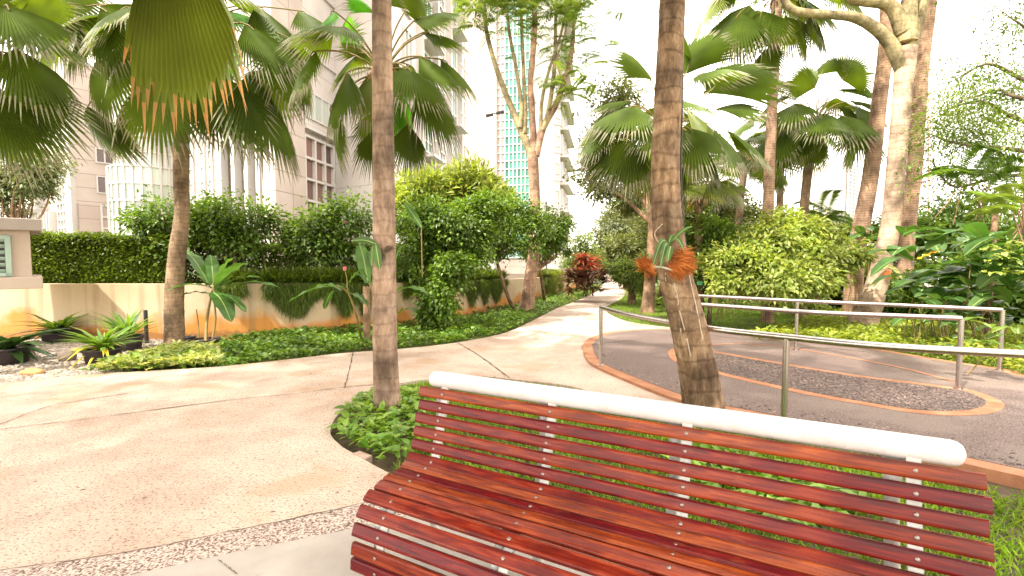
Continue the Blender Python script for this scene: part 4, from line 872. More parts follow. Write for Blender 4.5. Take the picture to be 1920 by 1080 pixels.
# shrubs on the raised bed
GR = 'leafy shrubs behind the planter wall'
sh = lambda *a, **k: shrub(*a, **k)
sh('shrub', 'dark leafy shrub directly behind the rust footed palm', 'shrub', at(320, 530, 11), [lobe(290, 412, 11, 36, 34), lobe(300, 465, 11, 38, 32), lobe(370, 418, 11.3, 34, 32)], 5600, .11, .58, 'shrub', group=GR, rs=.42, nsub=20, flowers=('pinkfl', 3, .06))
sh('shrub', 'airy shrub right of the rust footed palm, touching the low pink windows', 'shrub', at(440, 520, 11.2), [lobe(415, 408, 11.2, 38, 34), lobe(478, 418, 11.2, 34, 34), lobe(440, 455, 11.2, 42, 24)], 5000, .11, .58, 'shrub', group=GR, rs=.42, nsub=20, flowers=('redfl', 3, .05))
sh('shrub', 'bright leafy shrub with pink flowers left of the straight grey palm', 'shrub', at(610, 515, 11.6), [lobe(590, 420, 11.6, 38, 34), lobe(655, 408, 11.8, 42, 34), lobe(600, 462, 11.6, 48, 26), lobe(545, 435, 11.8, 18, 24)], 6400, .11, .58, 'shrub', group=GR, rs=.42, nsub=20, flowers=('pinkfl', 5, .07))
sh('frangipani_tree', 'pale yellow green frangipani with upright leaf rosettes behind the dense shrub', 'tree', at(840, 520, 15), [lobe(800, 355, 15, 55, 38), lobe(870, 350, 15.3, 60, 36), lobe(930, 375, 15, 40, 32), lobe(770, 390, 15, 40, 40)], 8000, .26, .26, 'shrub_y', group=None, droop=-.35, rs=.2, nsub=26, bark='bark', k=50, r0=.07)
sh('shrub', 'dense dark green shrub right beside the straight grey palm', 'shrub', at(815, 525, 11.2), [lobe(810, 420, 11.2, 62, 42), lobe(860, 430, 11.2, 60, 50), lobe(790, 480, 11.0, 48, 42), lobe(870, 490, 11.0, 42, 36), (at(900, 400, 11.5), (.6, .5, .45))], 21000, .1, .62, 'shrub', group=GR, rs=.26, nsub=24)
sh('shrub', 'hanging ivy leaved shrub reaching down to the ground cover by the wall', 'shrub', G(824, 617, -.05), [lobe(822, 555, 10.4, 32, 40), lobe(850, 510, 10.4, 32, 32), lobe(808, 590, 10.4, 20, 14)], 5200, .1, .72, 'shrub', r0=.035, bark='bark', rs=.28, droop=.6)
sh('small_tree', 'small thin stemmed tree with round crown, leaning right over the wall', 'tree', G(968, 588, -.05), [lobe(945, 410, 13.2, 52, 42), lobe(985, 440, 13.2, 38, 36), lobe(930, 460, 13.4, 42, 32)], 12500, .09, .58, 'shrub', r0=.05, fork=at(928, 480, 13.4), path=[at(952, 555, 13.9)], group=GR, bark='bark', flowers=('redfl', 3, .05))
sh('small_tree', 'small round tree with pale leaf tips just right of the many limbed tree', 'tree', G(1022, 570, -.05), [lobe(1035, 430, 15.5, 36, 32), lobe(1015, 465, 15.5, 34, 26), lobe(1050, 455, 15.5, 22, 24)], 8500, .09, .58, 'shrub', r0=.05, fork=at(1012, 505, 15.5), group=GR, bark='bark')
sh('small_tree', 'rounded light green tree beside the red leaved plants', 'tree', G(1078, 552, -.05), [lobe(1092, 470, 20, 34, 26), lobe(1080, 500, 20, 26, 16), lobe(1110, 490, 20.5, 20, 20)], 7500, .11, .55, 'shrub_l', r0=.05, group=GR, bark='bark', flowers=('redfl', 3, .08))
sh('small_tree', 'yellowish bush at the far bend of the path', 'shrub', G(1118, 528, -.05) * [1, 1, 1], [lobe(1125, 478, 27, 18, 22), lobe(1118, 500, 26, 12, 18)], 4200, .13, .5, 'shrub_y', r0=.04)
# cordylines
def rosette(mb, c, n, L, w, m=0, up=.5, spread=.9, full=True, droop=.45):
    a = rng.uniform(0, 2 * pi, n); el = rng.normal(up, .35, n); D = np.column_stack([np.cos(a) * spread, np.sin(a) * spread, el]); N = np.column_stack([-np.cos(a) * el, -np.sin(a) * el, np.full(n, spread)])
    P = np.repeat(np.asarray(c)[None], n, 0) + rng.normal(size=(n, 3)) * .02; LL = L * rng.uniform(.6, 1.15, n)
    leaf_full(mb, P, nrm(D), N, LL, w, m, droop=droop, T=np.array([0, .15, .4, .7, 1.0]), Wp=np.array([.5, .85, 1, .7, .03]), fold=.2)
o = thing('cordyline', G(1100, 556, -.05), 'red leaved cordyline clump where the path narrows', 'plant'); og = np.array(o.location)
mb = MB()
for k in range(10):
    c = at(1100 + rng.uniform(-12, 14), 478 + rng.uniform(0, 35), 19 + rng.uniform(-.5, .5)); rosette(mb, c, 22, .5, .09, 0)
mb.build('leaves', M['red_leaf'], o, og); mb = MB()
for k in range(8): tube(mb, [og + rng.normal(size=3) * .15 * [1, 1, 0], at(1100 + rng.uniform(-14, 18), 495, 19)], .02, 5)
mb.build('stems', M['twig'], o, og)
o = thing('cordyline', G(1092, 562, -.05), 'maroon and brown cordyline mound under the red leaved clump', 'plant'); og = np.array(o.location); mb = MB()
for k in range(40):
    c = at(1100 + rng.uniform(-36, 34), 532 + rng.uniform(-26, 16), 18.3 + rng.uniform(-.5, .6)); rosette(mb, c, 20, .45, .07, 0)
mb.build('leaves', M['maroon'], o, og)

# many limbed tree J
bj = G(986, 588, -.05); Yj = bj[1]
o = thing('tree', bj, 'smooth pinkish tree with many upright limbs in front of the green glass tower', 'tree'); og = np.array(bj)
mb = MB(); trunk(mb, [bj, at(992, 540, Yj), at(1002, 460, Yj), at(1003, 380, Yj), at(999, 300, Yj), at(998, 285, Yj)], [.24, .2, .17, .155, .16, .17], n=70, ringd=.2, ringh=.01, flare=.04); mb.build('trunk', M['bark_pink'], o, og)
LJ = [([(998, 295), (985, 262), (972, 232), (950, 180), (925, 110), (910, 40), (905, -60)], [.13, .12, .11, .09, .075, .06, .05], 'bark_green'), ([(975, 240), (978, 200), (968, 130), (955, 60), (948, -20)], [.08, .065, .055, .05, .04], 'bark_green'), ([(984, 250), (985, 200), (980, 100), (976, 0), (970, -80)], [.07, .06, .055, .05, .04], 'bark_green'),
      ([(1001, 290), (998, 220), (995, 150), (1002, 60), (1000, -60)], [.12, .1, .09, .085, .07], 'bark_pink'), ([(1004, 292), (1018, 240), (1045, 190), (1070, 110), (1078, 30), (1090, -60)], [.13, .11, .09, .075, .05, .04], 'bark_pink'), ([(1018, 245), (1030, 200), (1040, 120), (1042, 30), (1046, -60)], [.08, .07, .06, .05, .04], 'bark_green'),
      ([(1014, 248), (1016, 190), (1030, 130), (1050, 70), (1068, -10)], [.06, .05, .045, .04, .03], 'bark_green'), ([(1054, 150), (1045, 110), (1060, 60), (1066, 10)], [.04, .035, .03, .025], 'bark_green')]
for L, R, mt in LJ:
    mb = MB(); tube(mb, smooth_path([at(a, c, Yj + .06 * i * (1 if k % 2 else -1)) for i, (a, c) in enumerate(L)], 26), np.interp(np.linspace(0, 1, 26), np.linspace(0, 1, len(R)), R), 10, rough=.03); mb.build('limb', M[mt], o, og)
def pinnate(mb, P, D, L, npair=13, ll=.12, lw=.03, m=0, sag=.35):
    """feather leaves: rachis with two rows of leaflets"""
    for p, d, l in zip(P, D, L):
        d = nrm(d); s = nrm(np.cross(d, vec(0, 0, 1) + rng.normal(size=3) * .3)); up = np.cross(s, d)
        t = np.linspace(.12, 1, npair); R = p + d * (t * l)[:, None] - vec(0, 0, 1) * (sag * l * t ** 2)[:, None]
        tg_ = nrm(np.gradient(R, axis=0)); ls = ll * (1 - .55 * np.abs(t - .45) ** 1.2)
        for sg in (-1, 1):
            dd = nrm(s * sg + tg_ * .45 - vec(0, 0, .25)); leaf_diamonds(mb, R, dd, np.repeat(up[None], npair, 0) + rng.normal(size=(npair, 3)) * .2, ls, lw, m, fold=.05)
        leaf_diamonds(mb, R[:-1], R[1:] - R[:-1], np.repeat(up[None], npair - 1, 0), np.linalg.norm(R[1:] - R[:-1], axis=1) * 1.2, lw * .35, m, 0, 0)
def feather_crown(name, centres, n, Lf, ll, lw, mat, o, og, npair=13, spread=.3, sag=.4):
    mb = MB(); C = np.asarray(centres); idx = rng.integers(0, len(C), n); P = C[idx] + rng.normal(size=(n, 3)) * spread; D = rnd_unit(n); D[:, 2] = np.abs(D[:, 2]) * .3; pinnate(mb, P, D, Lf * rng.uniform(.7, 1.2, n), npair, ll, lw, sag=sag); return mb.build(name, M[mat], o, og)
CJ = [at(a, c, Yj + d) for a, c, d in [(900, 10, .2), (930, 20, -.3), (960, -10, .3), (990, 15, -.4), (1020, 0, .4), (1050, 30, 0), (1085, 40, .5), (1110, 15, -.2), (1060, 80, .6), (1030, 90, .8), (1050, 120, .4), (1080, 100, -.2), (1125, 50, .1), (900, -30, 0), (940, -40, 0), (1000, -40, 0), (1040, -30, 0), (1120, -10, 0), (1100, 70, 0), (1065, 145, .3)]]
feather_crown('crown', CJ, 230, .8, .15, .034, 'shrub', o, og, spread=.42)
feather_crown('crown', [at(a, c, Yj - .4) for a, c in [(900, 0), (945, 0), (1010, -10), (1060, 0), (1075, 165)]], 150, .75, .17, .05, 'shrub_l', o, og, spread=.3)

# tree K with orchid, behind the leaning palm
bk = G(1214, 587, -.04); Yk = bk[1]
o = thing('tree', bk, 'thin brown tree on the lawn just left of the leaning palm, orchid tied on', 'tree'); og = np.array(bk)
mb = MB(); trunk(mb, [bk, at(1217, 540, Yk), at(1221, 490, Yk), at(1224, 420, Yk), at(1216, 385, Yk)], [.2, .17, .16, .14, .12], n=60, ringd=.3, ringh=.004, flare=.03); mb.build('trunk', M['bark'], o, og)
endsK = []
mb = MB(); loK = [lobe(1130, 330, Yk + .5, 45, 38), lobe(1165, 265, Yk + 1, 50, 50), lobe(1185, 360, Yk + .6, 40, 35), lobe(1120, 270, Yk + 1, 30, 40), lobe(1150, 180, Yk + 1.4, 40, 40)]; endsK = foliage(mb, loK, 9500, .16, .42, rs=.3, nsub=18); mb.build('crown', M['olive'], o, og)
mb = MB()
for L in [[(1216, 390), (1190, 360), (1165, 335)], [(1216, 390), (1205, 345), (1195, 300), (1170, 260)], [(1222, 420), (1180, 380), (1140, 350)], [(1214, 385), (1215, 340), (1222, 300)]]:
    tube(mb, smooth_path([at(a, c, Yk + .15 * i) for i, (a, c) in enumerate(L)], 14), np.linspace(.08, .03, 14), 8, rough=.05)
branches(mb, bk, at(1190, 350, Yk + .4), endsK, .03, k=40); mb.build('limb', M['bark'], o, og)
mb = MB(); trunk(mb, [G(1236, 575, -.04) + vec(.1, .5, 0), at(1243, 520, Yk + .6), at(1232, 478, Yk + .5), at(1224, 440, Yk + .3)], [.09, .09, .08, .07], n=30, flare=0); mb.build('side_stem', M['bark'], o, og)

# background trees
def bgtree(label, px, py, Y, lobes, n, L, mat, r0=.15, group='trees beyond the bend of the path'):
    base = at(px, py, Y); base[2] = GZ; return shrub('broadleaf_tree', label, 'tree', base, lobes, n, L, .45, mat, r0=r0, bark='bark', group=group, rs=.28, nsub=22)
bgtree('grey green tree over the far end of the path', 1175, 510, 26, [lobe(1150, 425, 26, 38, 30), lobe(1180, 400, 27, 45, 35), lobe(1210, 440, 26, 40, 40)], 12000, .22, 'grey_leaf')
bgtree('dark green low tree at the right of the far path end', 1180, 515, 22, [lobe(1165, 470, 22, 30, 28), lobe(1195, 480, 22, 35, 30), lobe(1225, 450, 23, 40, 40)], 11000, .17, 'olive')
bgtree('bright bush beside the path just left of the orchid tree', 1185, 545, 18, [lobe(1172, 510, 18, 28, 20), lobe(1200, 520, 17.5, 30, 22)], 7000, .12, 'shrub_l')
bgtree('leafy tree filling the gap behind the leaning palm', 1290, 560, 17, [lobe(1270, 430, 17, 60, 60), lobe(1330, 410, 18, 60, 50), lobe(1290, 370, 18, 50, 40)], 14000, .17, 'olive')
bgtree('grey leaved tree behind the kiosk at the left edge', 20, 500, 22, [lobe(20, 330, 22, 60, 40), lobe(75, 310, 22, 45, 30), lobe(-20, 370, 22, 50, 40), lobe(60, 345, 22, 40, 22)], 9000, .2, 'grey_leaf', group=None)
bgtree('dark tree rising behind the bright round bush', 1440, 560, 19, [lobe(1400, 420, 19, 60, 40), lobe(1480, 440, 19, 60, 35), lobe(1560, 440, 20, 50, 30)], 11000, .17, 'olive', group=None)
bgtree('dark tree in the gap between the two brown palm trunks and the edge', 1780, 560, 16, [lobe(1700, 450, 15, 50, 50), lobe(1790, 430, 15, 70, 50), lobe(1880, 440, 15, 70, 50), lobe(1620, 470, 15, 40, 40)], 14000, .18, 'shrub', group=None)

# dark thicket at the right, behind the rails
for lab, cx_, cy_, Yq_, n_, mt_ in [('dark thicket bush low behind the pale tree', 1600, 545, 14.5, 7000, 'olive'), ('dark thicket bush low behind the broad leaves right of the pale tree', 1720, 550, 12.8, 7000, 'shrub'), ('dark thicket bush low at the right edge behind the broad leaves', 1850, 545, 11.5, 8000, 'shrub'), ('dark thicket bush beyond the right edge', 1990, 540, 10.8, 8000, 'shrub'), ('dark thicket bush between the bright round shrub and the slender palms', 1500, 540, 16, 7000, 'olive')]:
    b_q = at(cx_, 600, Yq_) * [1, 1, 0] + vec(0, 0, GZ)
    shrub('thicket_bush', lab, 'shrub', b_q, [lobe(cx_ - 50, cy_, Yq_, 55, 40), lobe(cx_ + 45, cy_ - 15, Yq_ + .5, 60, 45), lobe(cx_, cy_ + 25, Yq_ - .3, 70, 25)], n_, .2, .4, mt_, r0=.05, group='dark bushes closing the view at the right')
# unseen trees added behind the viewer; their crowns keep sun off the foreground
for (bx, by, lob, lab) in [((-6.5), -3.6, [(vec(-9.5, -.5, 8.6), (3.2, 3.0, 1.2)), (vec(-5.5, 1.8, 9.0), (3.4, 3.0, 1.1)), (vec(-5.5, -2.2, 8.6), (3.2, 2.6, 1.2))], 'unseen broad tree added behind the viewer to the left to block the sun'),
                           ((-1.0), -4.2, [(vec(-1.8, -.6, 8.6), (2.8, 2.8, 1.1)), (vec(-2.4, 2.6, 8.8), (2.4, 2.2, 1.0)), (vec(1.6, -2.4, 8.4), (2.6, 2.2, 1.1))], 'second unseen broad tree added directly behind the viewer to block the sun')]:
    shrub('added_shade_tree', lab, 'tree', vec(bx, by, GZ), lob, 22000, .24, .55, 'shrub', r0=.2, fork=vec(bx, by + .8, 5.5), bark='bark', rs=.33, nsub=26, k=50)

# right hand shrubs
sh('shrub', 'big rounded light green shrub behind the steel rails', 'shrub', G(1432, 592, -.04), [lobe(1470, 445, 10.8, 62, 42), lobe(1395, 495, 10.6, 62, 42), lobe(1545, 480, 10.6, 62, 45), lobe(1470, 520, 10.3, 85, 32), lobe(1365, 530, 10.4, 32, 24)], 22000, .12, .5, 'shrub_y', r0=.05, bark='bark', path=[at(1445, 565, 10.9)], rs=.24, nsub=30, k=40)
sh('shrub', 'darker green shrub behind the coir on the leaning palm', 'shrub', at(1330, 575, 12) * [1, 1, 0] + vec(0, 0, GZ), [lobe(1320, 460, 12, 50, 50), lobe(1350, 500, 12, 45, 45), lobe(1300, 520, 12, 30, 35), lobe(1370, 440, 12.4, 40, 35)], 12000, .13, .4, 'shrub', r0=.05)
# small leaved tree at the right edge
bR = at(1990, 600, 9.5) * [1, 1, 0] + vec(0, 0, GZ)
o = thing('small_leaved_tree', bR, 'open tree with tiny leaves spreading in from the right edge', 'tree'); og = np.array(bR)
mb = MB(); tube(mb, smooth_path([bR, at(1985, 350, 9.7), at(1960, 150, 9.8)], 30), np.linspace(.16, .1, 30), 10, rough=.04); mb.build('trunk', M['bark'], o, og)
mb = MB(); cent = []
for L in [[(1985, 330), (1880, 330), (1790, 350), (1745, 300)], [(1985, 250), (1900, 220), (1840, 190), (1760, 210)], [(1970, 180), (1900, 140), (1850, 120), (1790, 150)], [(1965, 120), (1930, 60), (1890, 30)], [(1985, 300), (1900, 280), (1800, 270), (1740, 250)], [(1985, 400), (1900, 370), (1850, 380)], [(1980, 200), (1900, 180), (1870, 170), (1800, 190)]]:
    Q = smooth_path([at(a, c, 9.7 + rng.uniform(-.5, .5)) for a, c in L], 18); tube(mb, Q, np.linspace(.05, .012, 18), 6, rough=.05); cent += list(Q[3:])
    for q in Q[4::2]:
        t_ = q + rng.normal(size=3) * .35; tube(mb, smooth_path([q, (q + t_) / 2 + rng.normal(size=3) * .05, t_], 5), .008, 4, caps=False); cent += [t_, (q + t_) / 2]
mb.build('limb', M['twig'], o, og)
mb = MB(); leaves_on(mb, cent, 9500, .17, .065, .5); mb.build('crown', M['shrub'], o, og)
mb = MB(); leaves_on(mb, [at(a, c, 9.5 + rng.uniform(-.4, .4)) for a, c in [(1760, 230), (1800, 250), (1850, 245), (1900, 260), (1780, 190), (1830, 220)] for _ in range(3)], 4200, .2, .065, .5); mb.build('crown', M['shrub_l'], o, og)
# feather palms (areca) at the right and behind
def areca(label, base, tips, L=1.4, mat='shrub', ll=.32, lw=.035):
    base = np.asarray(base); o = thing('feather_palm', base, label, 'palm tree', 'feather leaved palms'); mb = MB(); mb2 = MB(); mt = MB()
    for (p, d) in tips:
        tube(mt, smooth_path([p - nrm(d) * .35 - vec(0, 0, .4), p - nrm(d) * .1 - vec(0, 0, .15), p], 6), .01, 5, caps=False); pinnate(mb, [p], [d], [L * rng.uniform(.85, 1.15)], 26, ll, lw, sag=.45)
    mb.build('crown', M[mat], o, base); tube(mt, smooth_path([base, base + vec(.05, 0, .8), np.mean([p for p, d in tips], axis=0) - vec(0, 0, .5)], 8), .05, 7); mt.build('trunk', M['bark'], o, base)
areca('dark feather leaved palm below the tiny leaved tree at the right', at(1850, 560, 9) * [1, 1, 0] + vec(0, 0, GZ), [(at(1790 + 14 * k, 360 - 14 * (k % 3), 9 + .1 * k), vec(cos(k * 1.3), -.2 * sin(k), .9 * abs(sin(k * 1.7)) + .2)) for k in range(12)], 1.2, 'shrub')
areca('yellow green feather leaved palm at the right edge', at(1930, 600, 7.4) * [1, 1, 0] + vec(0, 0, GZ), [(at(1900 + 8 * k, 400 - 10 * (k % 4), 7.4 + .1 * k), vec(-1 + .3 * k, -.2, .6 - .05 * k)) for k in range(8)], .9, 'shrub_l', .26)
areca('feather leaved palm peeping over the bright round shrub', at(1530, 560, 14) * [1, 1, 0] + vec(0, 0, GZ), [(at(1520 + 12 * (k % 5), 430 - 4 * k, 14), vec(cos(k * 1.1), 0, .5 + .3 * sin(k))) for k in range(9)], 1.2, 'shrub')

# ------------------------------------------------------------ broad leaf plants (banana, heliconia, aroids)
def bleaf(mb, A, T, w, arch=.2, n=12, m=0, mr=1, upv=None, wave=.02, fold=.15):
    A = np.asarray(A, float); T = np.asarray(T, float); d = T - A; L = np.linalg.norm(d); d = d / L
    up = vec(0, 0, 1) if upv is None else np.asarray(upv, float)
    if abs(d[2]) > .9 and upv is None: up = vec(0, -1, .2)
    nn = nrm(up - d * (up @ d)); s = np.cross(d, nn); t = np.linspace(0, 1, n); mid = A + d * (t * L)[:, None] + vec(0, 0, 1) * (arch * L * np.sin(pi * t) )[:, None]
    wp = w * .5 * np.sin(pi * np.clip(t * .94 + .05, 0, 1)) ** .55; wp[-1] = .004; rw = .011 * (1 - .7 * t) * (w / .2) ** .5
    ph = rng.uniform(0, 6); V = []
    for k in range(n):
        wv = wave * sin(k * 1.9 + ph); fv = fold * wp[k]
        for x, z in ((-wp[k], fv + wv), (-wp[k] * .5, fv * .8), (-rw[k], 0), (rw[k], 0), (wp[k] * .5, fv * .8), (wp[k], fv - wv)):
            V.append(mid[k] + s * x + nn * z)
    lf, rb = [], []
    for k in range(n - 1):
        for j in range(5): (rb if j == 2 else lf).append((k * 6 + j, k * 6 + j + 1, (k + 1) * 6 + j + 1, (k + 1) * 6 + j))
    n0 = mb.n; mb.add(V, lf, m); mb.Fc.append((np.array(rb) + n0, mr))
def big_plant(name, label, cat, base, leaves, stems, mat='banana', group=None, stem_mat='petiole', extra=None, arch=.12, fold=.15):
    base = np.asarray(base, float); o = thing(name, base, label, cat, group)
    for (a, t, w) in leaves:
        mb = MB(); bleaf(mb, a, t, w, arch, fold=fold); mb.build('leaf', [M[mat], M['rib']], o, base)
    mb = MB()
    for P, r in stems: tube(mb, smooth_path(P, 10), np.linspace(r, r * .6, 10), 7)
    if stems: mb.build('stem', M[stem_mat], o, base)
    return o
# banana in a black pot behind the palm
Yb = 8.9; hb = at(400, 540, Yb)
big_plant('banana_plant', 'banana plant with wide arching leaves in the pot by the rust footed palm', 'plant', G(385, 655, -.03) + vec(0, 0, .14),
          [(at(392, 535, Yb), at(345, 470, Yb + .2), .3), (at(400, 535, Yb), at(440, 482, Yb + .1), .27), (at(405, 540, Yb), at(470, 492, Yb - .2), .32), (at(398, 540, Yb), at(312, 545, Yb - .3), .22), (at(410, 548, Yb), at(526, 540, Yb - .1), .24), (at(400, 548, Yb - .1), at(434, 604, Yb - .5), .34), (at(395, 552, Yb), at(330, 560, Yb), .12), (at(400, 530, Yb), at(395, 478, Yb + .3), .22), (at(402, 545, Yb), at(490, 520, Yb + .2), .22), (at(396, 540, Yb), at(350, 510, Yb - .2), .2), (at(404, 552, Yb), at(462, 585, Yb - .3), .22)],
          [([G(385, 655, .0), at(388, 600, Yb), at(398, 545, Yb)], .03), ([G(395, 650, .0), at(404, 600, Yb), at(400, 548, Yb)], .022), ([G(372, 650, 0), at(372, 610, Yb), at(368, 580, Yb)], .014)])
# heliconias around the grey palm
Yh = 8.0
big_plant('banana_plant', 'banana plant with a pink bud left of the straight grey palm', 'plant', G(678, 640, -.03),
          [(at(650, 540, Yh), at(538, 568, Yh - .3), .27), (at(690, 530, Yh), at(674, 458, Yh), .24), (at(625, 545, Yh), at(608, 580, Yh + .2), .14), (at(655, 530, Yh), at(676, 508, Yh), .12), (at(662, 515, Yh + .1), at(700, 535, Yh), .1), (at(700, 500, Yh), at(690, 470, Yh), .14), (at(640, 545, Yh), at(590, 540, Yh + .3), .2), (at(690, 520, Yh), at(660, 478, Yh + .2), .2), (at(655, 550, Yh), at(690, 575, Yh - .2), .18)],
          [([G(678, 640, -.03), at(668, 590, Yh), at(652, 548, Yh), at(630, 535, Yh)], .022), ([at(652, 548, Yh), at(650, 520, Yh), at(646, 505, Yh)], .012), ([G(700, 640, -.03), at(700, 560, Yh), at(692, 530, Yh)], .02)])
mb = MB(); c = at(646, 508, Yh); leaf_full(mb, np.repeat(c[None], 8, 0), np.column_stack([rng.normal(size=(8, 2)) * .3, np.ones(8)]), rnd_unit(8), .08, .035); 
bp_ = bpy.data.objects['banana_plant.001']; mb.build('flower_bud', M['pinkfl'], bp_, np.array(bp_.location))
Yg = 8.2
big_plant('banana_plant', 'banana plant with drooping leaves right behind the straight grey palm', 'plant', G(744, 640, -.03),
          [(at(742, 545, Yg), at(804, 552, Yg - .2), .3), (at(742, 590, Yg), at(778, 580, Yg - .1), .14), (at(735, 500, Yg), at(758, 460, Yg), .16), (at(740, 540, Yg), at(700, 505, Yg), .12)],
          [([G(744, 640, -.03), at(742, 580, Yg), at(738, 520, Yg)], .03)])
mb = MB(); bleaf(mb, at(790, 425, 10.3), at(758, 378, 10.3), .16, 0, upv=(0, -1, .1)); o = thing('banana_leaf_shoot', at(792, 520, 10.3), 'single upright furled leaf standing above the dense dark green shrub', 'plant'); og = np.array(o.location)
mb.build('leaf', [M['banana'], M['rib']], o, og); mb = MB(); tube(mb, [og, at(790, 425, 10.3)], .012, 6); mb.build('stem', M['petiole'], o, og)

# pots
def pot(label, c, r, h, kind, bowl=False):
    o = thing('plant_pot', c, label, 'plant pot', 'black plastic plant pots on the gravel'); og = np.array(c)
    a = np.arange(32) * 2 * pi / 32; prof_ = [(r * .74, 0), (r * .80, .02), (r * .93, h * .82), (r * .95, h * .86), (r * 1.04, h * .87), (r * 1.06, h * .93), (r * 1.04, h), (r * .97, h), (r * .95, h * .9), (r * .93, h * .82), (0.01, h * .82)]
    V = [(q * cos(x), q * sin(x), z) for q, z in prof_ for x in a]; K = len(prof_)
    q = [(k * 32 + j, k * 32 + (j + 1) % 32, (k + 1) * 32 + (j + 1) % 32, (k + 1) * 32 + j) for k in range(K - 2) for j in range(32)]
    mb = MB(); mb.add(np.array(V) + og, q); mb.build('pot', M['pot'], o, og)
    mb = MB(); mb.add([(r * .935 * cos(x), r * .935 * sin(x), h * .82) for x in a] + og, [tuple(range(32))]); mb.build('soil', M['soil'], o, og)
    return o, og + vec(0, 0, h * .82)
def potplant(label, name, c, leafsets, mat2=None):
    o = thing(name, c, label, 'potted plant', 'plants in the black pots')
    for (mat, n, L, w, up, dr) in leafsets:
        mb = MB(); rosette(mb, c, n, L, w, 0, up, droop=dr); mb.build('leaves', M[mat], o, c)
_, c = pot('black pot at the left edge holding the dark broad leaved plant', G(14, 682, -.03), .30, .26, 0)
potplant('dark broad leaved plant in the pot at the left edge', 'potted_plant', c, [('dark_leaf', 24, .66, .17, .6, .5), ('dark_leaf', 6, .3, .1, 1.6, .1)])
_, c = pot('black pot holding the yellow and green strap leaved plant, nearest the path', G(194, 681, -.03), .265, .24, 0)
potplant('strap leaved plant with yellow drooping leaves in the pot nearest the path', 'potted_plant', c, [('strap', 64, .62, .055, 1.15, .5), ('strap_y', 12, .55, .055, .7, .9)])
_, c = pot('black pot half hidden behind the yellow leaved pot', G(240, 657, -.03), .24, .26, 0)
potplant('spiky green plant in the half hidden pot behind the yellow leaved one', 'potted_plant', c, [('strap', 44, .7, .06, 1.35, .4), ('banana', 8, .6, .08, 1.2, .3)])
_, c = pot('shallow black pot against the wall between two leafy pots', G(112, 641, -.03), .30, .2, 0)
potplant('light green arching plant in the shallow pot against the wall', 'potted_plant', c, [('strap', 36, .8, .08, 1.0, .5), ('dark_leaf', 12, .6, .12, .35, .6)])
pot('black pot holding the banana plant beside the rust footed palm', G(386, 656, -.03), .23, .2, 0)
o, c = pot('small black pot squeezed between the palm foot and the banana pot', G(357, 655, -.03), .09, .24, 0)
# fallen leaves on the paving
for i, (px, py, lab) in enumerate([(505, 961, 'brown fallen leaf lying on the pale paving left of the bench'), (622, 962, 'brown fallen leaf on the pebble strip near the bench'), (163, 917, 'small dark fallen leaf on the left of the pale paving'), (265, 934, 'small brown fallen leaf at the lower left of the pale paving'), (1240, 660, 'brown fallen leaf on the round paving beside the leaning palm'), (585, 700, 'dry fallen leaf on the path by the ground cover')]):
    p = G(px, py, .012); mb = MB(); leaf_full(mb, [p], [[cos(i * 2.1), sin(i * 2.1), 0]], [[.1, .05, 1]], .045, .022, fold=.25, droop=-.1); tag(mb.build('fallen_leaf', M['rock_b'], None, p), lab, 'leaf', 'fallen leaves on the paving')
# rocks
def rock(name, label, c, sx, sy, sz, mat):
    mb = MB(); nU, nV = 14, 9; V = []
    for i in range(nV + 1):
        ph = pi * i / nV
        for j in range(nU):
            th = 2 * pi * j / nU; k = 1 + .13 * sin(3 * th + 1) * sin(2 * ph) + .08 * sin(5 * th + ph * 3); V.append((sx * k * sin(ph) * cos(th), sy * k * sin(ph) * sin(th), sz * k * cos(ph)))
    q = [(i * nU + j, (i + 1) * nU + j, (i + 1) * nU + (j + 1) % nU, i * nU + (j + 1) % nU) for i in range(nV) for j in range(nU)]
    mb.add(np.array(V) + c, q); o = mb.build(name, M[mat], None, c); tag(o, label, 'rock')
rock('rock', 'brown rounded rock on the gravel between the pots', G(126, 677, -.03) + vec(0, 0, .07), .13, .1, .11, 'rock_b')
rock('rock', 'flat orange stone lying on the gravel near the path', G(60, 702, -.03) + vec(0, 0, .03), .16, .1, .055, 'rock_o')
rock('rock', 'small orange stone behind the yellow leaved pot', G(143, 662, -.03) + vec(0, 0, .03), .1, .08, .06, 'rock_o')
mb = MB(); c = (G(672, 846) + G(688, 862)) / 2; box(mb, c + vec(0, 0, -.03), (.085, .035, .04), ax=[[.8, -.6, 0], [.6, .8, 0], [0, 0, 1]], bev=.006); tag(mb.build('kerb_brick', M['brick'], None, c, False), 'worn brick edging the leafy bed near the bench corner', 'brick')

# dark pipe on the wall, bollard light
mb = MB(); p = G(284, 640, 0); p[1] -= .12; tube(mb, [p - vec(0, 0, .05), p + vec(0, 0, .62)], .035, 10); tag(mb.build('drain_pipe', M['dark'], None, p), 'short dark pipe standing against the wall left of the palm', 'pipe')
mb = MB(); p = G(793, 648, -.05); tube(mb, [p, p + vec(0, 0, .18)], .022, 10); tube(mb, [p + vec(0, 0, .18), p + vec(0, 0, .25)], .032, 10); tag(mb.build('garden_light', M['dark'], None, p), 'small black garden light in the ground cover right of the grey palm', 'garden light')
# dark bamboo post behind the grey trunk
mb = MB(); p = at(688, 640, 8.9) * [1, 1, 0] + vec(0, 0, GZ); tube(mb, [p, p + vec(0, .02, 1.15)], .06, 10, rough=.05); tag(mb.build('wooden_post', M['bark'], None, p), 'dark wooden post against the wall left of the straight grey palm', 'post')

